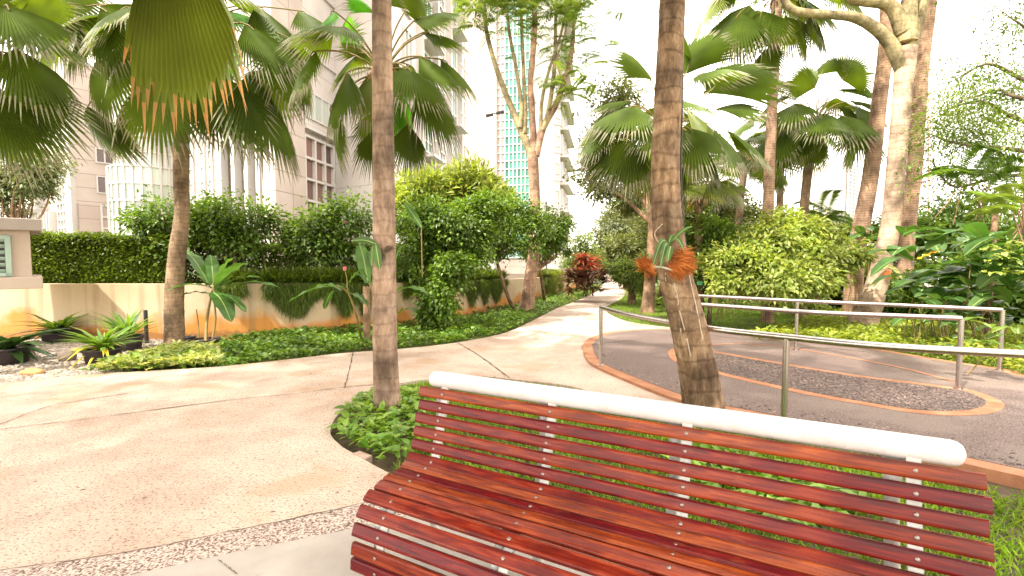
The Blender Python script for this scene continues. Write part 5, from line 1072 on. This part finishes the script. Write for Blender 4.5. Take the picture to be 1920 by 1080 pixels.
# plants hanging over the wall
def hanging(label, x0, x1, n, drop, mat='hedge', zt=1.1, grp='grass like plants hanging over the wall'):
    px = [at(x, 540, 1)[0] for x in (x0, x1)]
    sel = [i for i in range(len(WB)) if px[0] <= WB[i][0] / WB[i][1] * 1.0 <= px[1]]
    if len(sel) < 2: sel = sel + [min(len(WB) - 1, (sel or [50])[0] + 1)]
    a, b_ = WB[sel[0]], WB[sel[-1]]; o = thing('hanging_plant', (a + b_) / 2 + vec(0, 0, 1), label, 'plant', grp); og = np.array(o.location)
    u = rng.uniform(0, len(sel) - 1.001, n); i0 = u.astype(int); f_ = u - i0; W_ = WB[sel]; P = W_[i0] + (W_[np.minimum(i0 + 1, len(sel) - 1)] - W_[i0]) * f_[:, None]; S2 = sd[sel][i0]
    tp_ = top[sel][i0]; mb = MB()
    k = n // 2; Pm = P[:k].copy(); Pm[:, 2] = tp_[:k] + rng.uniform(0, .1, k); Pm += S2[:k] * rng.uniform(-.1, .35, k)[:, None]
    D = rnd_unit(k); D[:, 2] = np.abs(D[:, 2]) + .5; leaf_diamonds(mb, Pm, D, rnd_unit(k), .26 * rng.uniform(.5, 1.3, k), .016, droop=.35)
    Pm = P[k:].copy(); m_ = n - k; cl_ = .55 + .45 * np.sin(u[k:] * 1.7 + x0) ; z = rng.uniform(0, 1, m_) ** 1.3; Pm[:, 2] = tp_[k:] + .05 - z * drop * (cl_ + .25); Pm -= S2[k:] * (.03 + rng.uniform(.0, .16, m_) * (1 - .6 * z))[:, None]
    D = rng.normal(size=(m_, 3)) * .28; D[:, 2] -= 1; D -= S2[k:] * .15; leaf_diamonds(mb, Pm, D, rnd_unit(m_), .22 * rng.uniform(.5, 1.3, m_), .011, droop=.05)
    mb.build('leaves', M[mat], o, og)
hanging('grassy plant trailing over the wall left of the straight grey palm', 470, 690, 16000, .55, 'hedge')
hanging('short grassy tuft on the wall top behind the banana pot', 400, 470, 2500, .15, 'hedge')
hanging('mossy trailing plant on the wall between the ivy shrub and the small tree', 858, 945, 9000, .55, 'hedge')
hanging('sunlit yellow green trailing plant at the far end of the wall', 1010, 1052, 9000, .75, 'shrub_y')
hanging('dark trailing tuft between the grey palm and the ivy leaved shrub', 750, 800, 2500, .3, 'hedge')

# right hand broad leaves
def leaf_mass(name, label, boxpx, Y0, Y1_, n, L, w, mat, base, cat='plant', group=None, stems=True):
    base = np.asarray(base); o = thing(name, base, label, cat, group); mb = MB(); ms = MB()
    for k in range(n):
        x = rng.uniform(boxpx[0], boxpx[2]); y = rng.uniform(boxpx[1], boxpx[3]); Y = rng.uniform(Y0, Y1_); A = at(x, y, Y); a = rng.uniform(0, 2 * pi)
        l = L * rng.uniform(.6, 1.2); T = A + vec(cos(a), sin(a) * .7 - .25, rng.uniform(-.5, .35)) * l; bleaf(mb, A, T, w * rng.uniform(.7, 1.2), .14, n=8, wave=.012, fold=.2)
        g = A.copy(); g[2] = GZ; g[:2] += rng.normal(size=2) * .15
        if stems and (stems is True or k < stems): tube(ms, smooth_path([g, (g + A) / 2 + rng.normal(size=3) * .04, A], 6), .009, 5, caps=False)
    mb.build('leaves', [M[mat], M['rib']], o, base)
    if stems: ms.build('stems', M['petiole'], o, base)
    return o
leaf_mass('broadleaf_plant', 'tall broad leaved plant with big glossy leaves right of the pale tree', (1690, 425, 1860, 560), 8.4, 9.6, 52, .75, .36, 'banana', at(1770, 600, 9) * [1, 1, 0] + vec(0, 0, GZ), stems=1)
leaf_mass('broadleaf_plant', 'broad leaved plant with hanging leaves at the right edge above the rail', (1840, 440, 1990, 570), 7.6, 8.8, 56, .72, .32, 'banana', at(1900, 600, 8) * [1, 1, 0] + vec(0, 0, GZ), stems=1)
leaf_mass('broadleaf_plant', 'low broad leaves behind the square end of the farthest rail', (1700, 560, 1900, 605), 8.4, 9.2, 34, .55, .24, 'banana', at(1800, 620, 8.8) * [1, 1, 0] + vec(0, 0, GZ))
leaf_mass('broadleaf_plant', 'leafy plant leaning over the posts of the rails at the right', (1780, 600, 1960, 655), 5.9, 6.4, 26, .26, .13, 'shrub', at(1900, 700, 6.6) * [1, 1, 0] + vec(0, 0, GZ), stems=1)
leaf_mass('broadleaf_plant', 'yellow green small leaved plant in the right edge thicket', (1840, 450, 1920, 520), 7.2, 7.5, 40, .16, .07, 'shrub_y', at(1890, 600, 7.4) * [1, 1, 0] + vec(0, 0, GZ), stems=0)
leaf_mass('broadleaf_plant', 'dark upright leaves left of the pale tree over the bright shrub', (1590, 420, 1640, 480), 11.5, 12.5, 14, .6, .28, 'banana', at(1600, 600, 12) * [1, 1, 0] + vec(0, 0, GZ))
leaf_mass('broadleaf_plant', 'upright banana like leaves peeping above the dark shrub', (1310, 420, 1380, 450), 13, 13.6, 10, .7, .28, 'banana', at(1350, 600, 13.4) * [1, 1, 0] + vec(0, 0, GZ))
# yellow old leaf
mb = MB(); bleaf(mb, at(1720, 486, 8.5), at(1765, 468, 8.5), .1, .02, m=0, mr=0); o = mb.build('yellow_leaf', M['yellowfl'], bpy.data.objects['broadleaf_plant'], np.array(bpy.data.objects['broadleaf_plant'].location)); o['label'] = 'single orange yellow old leaf'

# ------------------------------------------------------------ orchids tied to trunks
def orchid(label, c, leaves, coir, nfib, fr, group='orchids tied to trunks', mat='banana', roots=True, flower=None, fmat='fibre_o'):
    o = thing('orchid', c, label, 'orchid', group); og = np.array(c)
    for (a, t, w, ar) in leaves:
        mb = MB(); bleaf(mb, a, t, w, ar, n=14, wave=.002, fold=.3, upv=(0, -1, .4)); mb.build('leaf', [M[mat], M['rib']], o, og)
    if nfib:
        mb = MB()
        for cc, n_, dirv, L in coir:
            P = cc + rng.normal(size=(n_, 3)) * fr; D = np.asarray(dirv) + rng.normal(size=(n_, 3)) * .14; leaf_diamonds(mb, P, nrm(D), rnd_unit(n_), L * rng.uniform(.5, 1.2, n_), .006, fold=.1, droop=.1)
        mb.build('coir', M[fmat], o, og)
    return o
Yo = Y2 - .2
c = at(1258, 485, Yo)
oc = orchid('orchid with curling leaves on orange coir tied to the leaning palm', c,
       [(at(1256, 458, Yo), at(1224, 500, Yo - .05), .06, .45), (at(1256, 458, Yo), at(1238, 503, Yo - .1), .06, .35), (at(1258, 462, Yo - .05), at(1252, 490, Yo - .12), .06, .1), (at(1256, 458, Yo), at(1298, 424, Yo - .05), .035, .12), (at(1258, 456, Yo), at(1284, 474, Yo - .08), .045, .5), (at(1254, 456, Yo), at(1262, 440, Yo), .04, .2)],
       [(at(1268, 494, Yo - .02), 900, (1, -.1, -.3), .15), (at(1262, 500, Yo), 600, (.7, -.2, -.7), .12), (at(1270, 480, Yo - .02), 600, (1, -.1, -.05), .13)], 1, .025)
mb = MB(); tube(mb, smooth_path([at(1225, 500, Yo + .02), at(1245, 502, Yo - .02), at(1268, 508, Yo - .02), at(1296, 500, Yo + .05)], 14), .012, 6, rough=.2)
for L in [[(1248, 505), (1250, 530), (1268, 545), (1274, 600), (1282, 660)], [(1262, 508), (1268, 560), (1284, 620), (1300, 690)], [(1242, 420), (1228, 440), (1246, 470)], [(1290, 510), (1306, 580), (1318, 640)]]:
    Q = smooth_path([at(a, b2, 1) for a, b2 in L], 30); out = []
    for q in Q:   # lay each root on the bark: distance of the trunk axis at that height minus its radius
        dirq = q - EYE; best = None; ax_ = smooth_path(p2, 60)
        for t_ in np.linspace(4.4, 5.6, 60):
            w_ = EYE + dirq * t_; j = np.argmin(np.abs(ax_[:, 2] - w_[2])); rr_ = np.linalg.norm((w_ - ax_[j])[:2]); rad = np.interp(j / 59, np.linspace(0, 1, 9), [.196, .185, .172, .158, .146, .138, .130, .122, .105])
            if rr_ < rad + .008: best = w_; break
        if best is not None: out.append(best)
    if len(out) > 4: tube(mb, np.array(out), .0075, 5, m=0)
mb.build('aerial_root', stone('pale_root', [(.3, (.42, .34, .24)), (.7, (.55, .46, .34))]), oc, np.array(oc.location))
# black cable down the right side of that trunk
mb = MB(); out = []
for (px, py) in [(1281, 60), (1279, 200), (1277, 330), (1282, 430), (1297, 520), (1316, 600), (1332, 680), (1349, 765)]: out.append(at(px, py, Y2 - .02))
tube(mb, smooth_path(out, 60), .009, 6); tag(mb.build('cable', M['dark'], None, out[-1]), 'thin dark cable running up the right side of the leaning palm', 'cable')
Yq = Y1 - .14; c = at(712, 465, Yq)
orchid('tied epiphyte with hanging oval leaves on the straight grey palm', c, [(at(706, 458, Yq), at(660, 452, Yq), .075, .1), (at(704, 455, Yq), at(712, 505, Yq - .05), .08, .0), (at(698, 462, Yq + .03), at(697, 500, Yq), .05, .0)], [(at(712, 465, Yq + .03), 60, (.3, -.2, -1), .12), (at(722, 468, Yq + .02), 40, (1, -.1, .2), .1)], 1, .015, fmat='twig')
Yr = Yk - .2; c = at(1212, 495, Yr)
orchid('orchid on orange coir tied to the thin brown tree on the lawn', c, [(at(1208, 490, Yr), at(1196, 478, Yr), .14, .1), (at(1210, 490, Yr), at(1218, 476, Yr), .14, .1), (at(1208, 488, Yr), at(1204, 470, Yr), .13, .1)], [(at(1212, 497, Yr), 700, (-.4, -.1, .3), .28), (at(1216, 500, Yr), 500, (.3, 0, -.6), .25)], 1, .08)
Ys = Yt - .25; c = at(1660, 495, Ys)
oo = orchid('orchid with white flowers on arching stalks tied to the pale tree', c, [(at(1664, 498, Ys), at(1634, 516, Ys), .1, .12), (at(1664, 498, Ys), at(1692, 524, Ys), .1, .12), (at(1660, 496, Ys), at(1652, 505, Ys), .08, .1)], [(at(1664, 508, Ys), 120, (0, -.2, -1), .16)], 1, .03, mat='variegated')
mb = MB(); tube(mb, smooth_path([at(1664, 502, Ys), at(1700, 512, Ys - .1), at(1722, 530, Ys - .15), at(1735, 537, Ys - .15)], 14), .006, 5); tube(mb, smooth_path([at(1664, 500, Ys), at(1685, 480, Ys - .1), at(1690, 474, Ys - .1)], 10), .006, 5); mb.build('stalk', M['petiole'], oo, np.array(oo.location))
mb = MB()
for (px, py) in [(1738, 535), (1745, 537), (1683, 471), (1692, 472), (1761, 525)]:
    p = at(px, py, Ys - .12); leaf_full(mb, np.repeat(p[None], 6, 0), rnd_unit(6), rnd_unit(6), .06, .045)
mb.build('flower', M['whitefl'], oo, np.array(oo.location))

# plant label stakes
for (px, py, Y, lab) in [(1312, 531, 11.5, 'small green plant sign in the border left of the bright shrub'), (1437, 546, 10.6, 'small green plant sign hanging in front of the bright round shrub')]:
    p = at(px, py, Y - .4); o = thing('plant_sign', p * [1, 1, 0] + vec(0, 0, GZ), lab, 'sign', 'small green plant signs'); og = np.array(o.location); mb = MB(); box(mb, p, (.06, .006, .045), bev=.002); 
    mb.build('plate', stone('green_sign', [(.3, (.1, .45, .2)), (.7, (.14, .5, .25))], bump=0) if px == 1312 else bpy.data.materials['green_sign'], o, og, False); mb = MB(); tube(mb, [og, p - vec(0, 0, .04)], .008, 6); mb.build('stake', M['dark'], o, og)

# ------------------------------------------------------------ buildings
def plan(px, Y): return np.array([(px - 960) / F * Y * 1.0, Y])
def win(parent, og, A, B, z0, z1, cols, rows, glass, frame='white_frame', t=.06, d=.08, inset_=-.03, name='window', fr=None):
    """glazed bay between plan points A and B on the outside of a wall"""
    A = np.asarray(A, float); B = np.asarray(B, float); L = np.linalg.norm(B - A); e_ = (B - A) / L; nrm2 = np.array([e_[1], -e_[0]])
    if nrm2 @ (A - np.array([0, 0])) > 0: nrm2 = -nrm2           # faces the garden
    ax = np.array([[*e_, 0], [*nrm2, 0], [0, 0, 1]]); mb = MB()
    for i in range(cols + 1):
        c = A + e_ * L * i / cols + nrm2 * d / 2; box(mb, (*c, (z0 + z1) / 2), (t / 2, d / 2 + .01, (z1 - z0) / 2 + t / 2), ax=ax)
    rz = [z0 + (z1 - z0) * j / rows for j in range(rows + 1)] if not isinstance(rows, (list, tuple)) else rows
    for z in rz:
        c = (A + B) / 2 + nrm2 * (d / 2 - .004); box(mb, (*c, z), (L / 2, d / 2 + .004, t / 2), ax=ax)
    fo = mb.build(name, M[frame], parent, og, False); mb = MB()
    for i in range(cols):
        for j in range(len(rz) - 1):
            a = A + e_ * (L * i / cols) + nrm2 * .025; b_ = A + e_ * (L * (i + 1) / cols) + nrm2 * .025
            mb.add([(*a, rz[j]), (*b_, rz[j]), (*b_, rz[j + 1]), (*a, rz[j + 1])], [(0, 1, 2, 3)])
    mb.build('pane', M[glass], fo, og, False); return fo
def slabv(parent, og, A, B, z0, z1, th, mat, name, out=0.0):
    A = np.asarray(A, float); B = np.asarray(B, float); L = np.linalg.norm(B - A); e_ = (B - A) / L; nrm2 = np.array([e_[1], -e_[0]])
    if nrm2 @ A > 0: nrm2 = -nrm2
    mb = MB(); a, b_ = A + nrm2 * out, B + nrm2 * out; prism(mb, [a, b_, b_ + nrm2 * th, a + nrm2 * th], z0, z1); return mb.build(name, M[mat], parent, og, False)
def zat(py, Y): return EYE[2] + (490 - py) / F * Y
# --- middle building
dB = np.array([.84, -.54]); dA = np.array([.16, .987])
c0 = plan(521, 22.0); 
bm = thing('apartment_building', (*c0, GZ), 'cream stone apartment building with tall recessed windows behind the shrubs', 'building'); og = np.array(bm.location)
lw = c0 - dB * 1.1; lw2 = c0 - dB * 4.8; lw3 = c0 - dB * 8.6
a1 = c0 + dA * 2.4; a2 = c0 + dA * 5.4; b1 = a2 + dB * 3.1; b2 = a2 + dB * 4.6; e1 = b2 + dA * 14.0
rec = np.array([.54, .84]) * 1.6
HT = 30
mb = MB(); prism(mb, [lw, c0, a1, a1 + [25, 0] * np.array([0, 0]) + np.array([-.6, .1]), lw + rec * 1.02], GZ, HT); mb.build('wall', M['panel'], bm, og, False)
mb = MB(); prism(mb, [lw3, lw2, lw2 + rec, lw + rec, lw + [-.6, 9], lw3 + [0, 9]], GZ, HT); mb.build('wall', M['panel'], bm, og, False)
mb = MB(); prism(mb, [a1 + np.array([-.25, .04]), a2 + np.array([-.25, .04]), a2, b1, b2, e1, e1 + np.array([-12, 4]), a1 + np.array([-6, 6])], GZ, HT); mb.build('wall', M['panel_w'], bm, og, False)
# pink side face cladding
slabv(bm, og, c0 + dA * .02, a1, GZ, HT, .04, 'panel_p', 'side_cladding', .0) if False else None
# columns and lintel of the recess
zl = zat(262, 23.6)
for s_ in (1.35, 2.35, 3.5, 4.75):
    p = c0 - dB * s_; slabv(bm, og, p - dB * .16, p + dB * .16, GZ, zl, .35, 'white_frame', 'column', -.3)
slabv(bm, og, lw2, lw, zl, zl + .9, .5, 'white_frame', 'lintel', -.42)
slabv(bm, og, lw2, lw, zl + .9, HT, 1.4, 'panel_w', 'upper_wall', -1.5)
pr = rec * .98; win(bm, og, lw2 + pr + dB * 1.0, lw2 + pr + dB * 1.9, zat(440, 25), zat(325, 25), 1, 3, 'gl_d')
slabv(bm, og, lw + pr - dB * 1.35, lw + pr - dB * .55, 1, zat(290, 24), .03, 'ochre', 'inner_wall')
win(bm, og, lw + pr - dB * 1.2, lw + pr - dB * .7, zat(440, 24), zat(330, 24), 1, [zat(440, 24), zat(352, 24), zat(330, 24)], 'gl_r')
# slim windows in the left flank
for s_ in (5.6, 6.4, 7.6): p = c0 - dB * s_; win(bm, og, p - dB * .2, p + dB * .2, zat(450, 25), zat(120, 25), 1, 12, 'gl_p')
# big recessed window
zc, zd = zat(420, 26), zat(270, 26)
IN = np.array([-.25, .04])
win(bm, og, a1 + IN + dA * .1, a2 + IN - dA * .15, zc, zd, 3, 4, 'gl_r', t=.12, d=.2)
slabv(bm, og, a1, a2, zd + .3, HT, .3, 'panel_w', 'upper_wall', -.3)
win(bm, og, a1 + dA * .1, a2 - dA * .1, zd + .9, zd + 2.2, 4, 1, 'gl_p', t=.08)
for z in (zd + .3, zd + 4, zd + 7.5): slabv(bm, og, a1, a2, z, z + .18, .12, 'white_frame', 'ledge', .0)
for z in (zat(240, 24.5), zat(120, 24.5)): slabv(bm, og, a2, b2, z, z + .14, .1, 'white_frame', 'ledge', .0)
win(bm, og, a2 + dB * 2.4, a2 + dB * 2.8, zat(240, 25.5), zat(215, 25.5), 1, 1, 'gl_p')
# receding side with bays and balconies
FL = 3.3
for k in range(8):
    z = 1.0 + FL * k
    for s_, w_, g_ in ((1.2, 1.0, 'gl_p'), (4.0, 1.5, 'gl_g'), (7.0, 1.2, 'gl_p'), (9.8, 1.3, 'gl_g'), (12.6, .9, 'gl_p')):
        p = b2 + dA * s_; win(bm, og, p, p + dA * w_, z + .5, z + 2.9, 2, [z + .5, z + 1.1, z + 2.9], g_, t=.09, d=.14)
    for s_, w_ in ((3.6, 2.3), (9.4, 2.2)):
        p = b2 + dA * s_; slabv(bm, og, p, p + dA * w_, z, z + .16, .9, 'white_frame', 'balcony', .0); slabv(bm, og, p, p + dA * w_, z + .9, z + .97, .06, 'white_frame', 'balcony_rail', .84)
for s_ in (3.3, 6.2, 9.1, 11.9): p = b2 + dA * s_; slabv(bm, og, p, p + dA * .3, GZ, HT, .35, 'white_frame', 'pilaster')
# --- green glass tower
YT = 60
bt_ = thing('tower_block', (*plan(960, YT), GZ), 'tall cream tower block with a green glass strip up its front', 'building'); og = np.array(bt_.location)
t0, t1, t2, t3, t4 = plan(868, YT + 5), plan(930, YT), plan(1002, YT - 1.2), plan(1048, YT + 1), plan(1062, YT + 12)
mb = MB(); prism(mb, [t0, t1, t2, t3, t4, t4 + [-4, 14], t0 + [0, 16]], GZ, 46); mb.build('wall', M['panel_p'], bt_, og, False)
win(bt_, og, t1 + [.15, 0], t2 + [-.1, 0], 2, 45, 9, 44, 'gl_g', t=.13, d=.12, name='curtain_wall')
slabv(bt_, og, t2, t3, GZ, 46, .1, 'panel_w', 'side_cladding', .0)
slabv(bt_, og, t1 - [.9, -.1], t1 + [.1, 0], GZ, 46, .35, 'white_frame', 'pilaster', .0)
for k in range(13):
    z = 1 + 3.4 * k
    win(bt_, og, t3 - (t3 - t2) * .24, t3 - (t3 - t2) * .02, z + .4, z + 2.5, 1, [z + .4, z + 1.2, z + 2.5], 'gl_p', t=.15, d=.2)
    slabv(bt_, og, t3 + (t4 - t3) * .05, t4, z, z + .3, 1.1, 'white_frame', 'balcony', .0) ; 
    for q in (0.1, .45, .8): win(bt_, og, t3 + (t4 - t3) * q, t3 + (t4 - t3) * (q + .2), z + .6, z + 2.9, 2, 1, 'gl_p', t=.15, d=.3)
# --- left building
YL = 34
bl = thing('apartment_building', (*plan(180, YL), GZ), 'low cream building with a round glazed stair bay at the left', 'building'); og = np.array(bl.location)
q0, q1, q2, q3 = plan(60, YL + 3), plan(116, YL + .5), plan(150, YL - .6), plan(236, YL + 1.5)
HLz = zat(130, YL)
mb = MB(); prism(mb, [q0, q1, q2, q3, q3 + [4, 9], q0 + [0, 14]], GZ, HLz); mb.build('wall', M['panel'], bl, og, False)
for k in range(3):
    z = zat(440, YL) + k * 3.4
win(bl, og, q1 + [.1, 0], q2 - [.55, 0], .5, HLz - 1, 3, 24, 'gl_p', t=.1, d=.15)
slabv(bl, og, q2 - [.45, 0], q2, GZ, HLz, .4, 'white_frame', 'pilaster', .0)
slabv(bl, og, q2 + (q3 - q2) * .02, q3, GZ, zat(384, YL), .12, 'panel_p', 'base_cladding')
for y0, y1 in ((365, 335), (310, 285)): win(bl, og, q2 + (q3 - q2) * .45, q3 - (q3 - q2) * .18, zat(y0, YL + 1), zat(y1, YL + 1), 2, 1, 'gl_d', t=.08)
win(bl, og, q2 + (q3 - q2) * .5, q3 - (q3 - q2) * .03, zat(450, YL + 1), zat(388, YL + 1), 3, 3, 'gl_d', t=.12, d=.2)
win(bl, og, q3 - (q3 - q2) * .16, q3, zat(388, YL + 1), HLz - 1, 2, 12, 'gl_p', t=.08)
# bay on the left with green glass
z0, z1 = zat(395, YL + 2), zat(320, YL + 2); bay = [q0 + (q1 - q0) * .05, q0 + (q1 - q0) * .5]
slabv(bl, og, bay[0], bay[1], z0 - .25, z0, 1.3, 'white_frame', 'balcony'); win(bl, og, bay[0] + [.05, -1.2], bay[1] + [-.1, -1.3], z0, z1, 3, 3, 'gl_p', t=.1)
for k in range(6): p = q0 + (q1 - q0) * (.45 + .09 * k); slabv(bl, og, p, p + (q1 - q0) * .03, GZ, z0 - .25, .4, 'white_frame', 'fin')
# round stair bay
cx = plan(290, YL - 1.2); R_ = 2.2; A_ = np.linspace(pi * 1.02, pi * 1.98, 15); mb = MB()
pts = [cx + R_ * np.array([cos(a), sin(a)]) for a in A_]; prism(mb, pts + [cx + [R_, 4], cx + [-R_, 4]], GZ, zat(330, YL)); mb.build('round_bay', M['white_frame'], bl, og, False)
for i in range(14): win(bl, og, pts[i], pts[i + 1], zat(445, YL), zat(330, YL), 1, 4, 'gl_p', t=.09, d=.1)
for i in range(14):
    a = cx + (pts[i] - cx) * .82; b_ = cx + (pts[i + 1] - cx) * .82; win(bl, og, a, b_, zat(330, YL), zat(150, YL), 1, 7, 'gl_p', t=.09, d=.1)
mb = MB(); prism(mb, [cx + (p - cx) * .8 for p in pts] + [cx + [R_ * .8, 4], cx + [-R_ * .8, 4]], zat(330, YL), zat(150, YL)); mb.build('round_bay', M['white_frame'], bl, og, False)
# --- distant hazy tower and crane
df = thing('distant_tower', (*plan(1578, 240), GZ), 'pale distant tower block seen between the palms', 'building'); og = np.array(df.location)
mb = MB(); u0, u1, u2 = plan(1552, 240), plan(1580, 236), plan(1604, 246); prism(mb, [u0, u1, u2, u2 + [0, 14], u0 + [0, 14]], GZ, zat(308, 240)); mb.build('wall', M['panel_w'], df, og, False)
win(df, og, u0 + [.8, 0], u1 - [.8, 0], 20, zat(312, 240), 4, 16, 'gl_p', t=.9, d=.4); win(df, og, u1 + [.8, .2], u2 - [.8, .4], 20, zat(316, 240), 3, 16, 'gl_p', t=.9, d=.4)
YC = 150; cr = thing('tower_crane', (*plan(1752, YC), GZ), 'thin reddish crane jib slanting in the white sky at the right', 'crane'); og = np.array(cr.location)
M['crane'] = stone('red_crane_paint', [(.3, (.5, .2, .16)), (.7, (.58, .26, .2))], bump=0)
def lattice(A, B, w, n, name):
    mb = MB(); A = np.asarray(A); B = np.asarray(B); d = nrm(B - A); s = nrm(np.cross(d, vec(0, 1, 0))); f_ = np.cross(d, s); cs = [s * w + f_ * w, -s * w + f_ * w, -s * w - f_ * w, s * w - f_ * w]
    for c_ in cs: tube(mb, [A + c_, B + c_], .11, 4)
    for i in range(n):
        p, q = A + (B - A) * i / n, A + (B - A) * (i + 1) / n
        for k in range(4): tube(mb, [p + cs[k], q + cs[(k + 1) % 4]], .07, 3)
    mb.build(name, M['crane'], cr, og, False)
lattice((*plan(1740, YC), 0), at(1740, 100, YC), .8, 24, 'mast'); lattice(at(1736, 96, YC), at(1806, 44, YC), .45, 14, 'jib')
# flood light mast and small lamp by the tower
YM = 30; p = at(929, 440, YM); p[2] = GZ; o = thing('floodlight_mast', p, 'thin pole with two small floodlights before the tower', 'lamp post'); og = np.array(p); tp_ = at(929, 213, YM)
mb = MB(); tube(mb, [p, tp_], .05, 8); mb.build('pole', M['white_frame'], o, og); mb = MB(); tube(mb, [at(912, 216, YM), at(944, 209, YM)], .03, 6); mb.build('cross_arm', M['dark'], o, og)
for (px, py) in ((918, 216), (938, 211)):
    mb = MB(); box(mb, at(px, py, YM), (.24, .16, .05), ax=[[.95, 0, .2], [0, 1, 0], [-.2, 0, .95]], bev=.01); mb.build('floodlight', M['dark'], o, og, False)
YM = 30; p = at(1025, 470, YM); p[2] = GZ; o = thing('street_lamp', p, 'small dark lamp on a short pole against the white tower wall', 'lamp post'); og = np.array(p)
mb = MB(); tube(mb, [p, at(1024, 385, YM)], .04, 8); mb.build('pole', M['dark'], o, og); mb = MB(); box(mb, at(1027, 391, YM), (.12, .1, .16), bev=.03); box(mb, at(1024, 381, YM), (.05, .05, .1), bev=.02); mb.build('lamp_head', M['dark'], o, og, False)
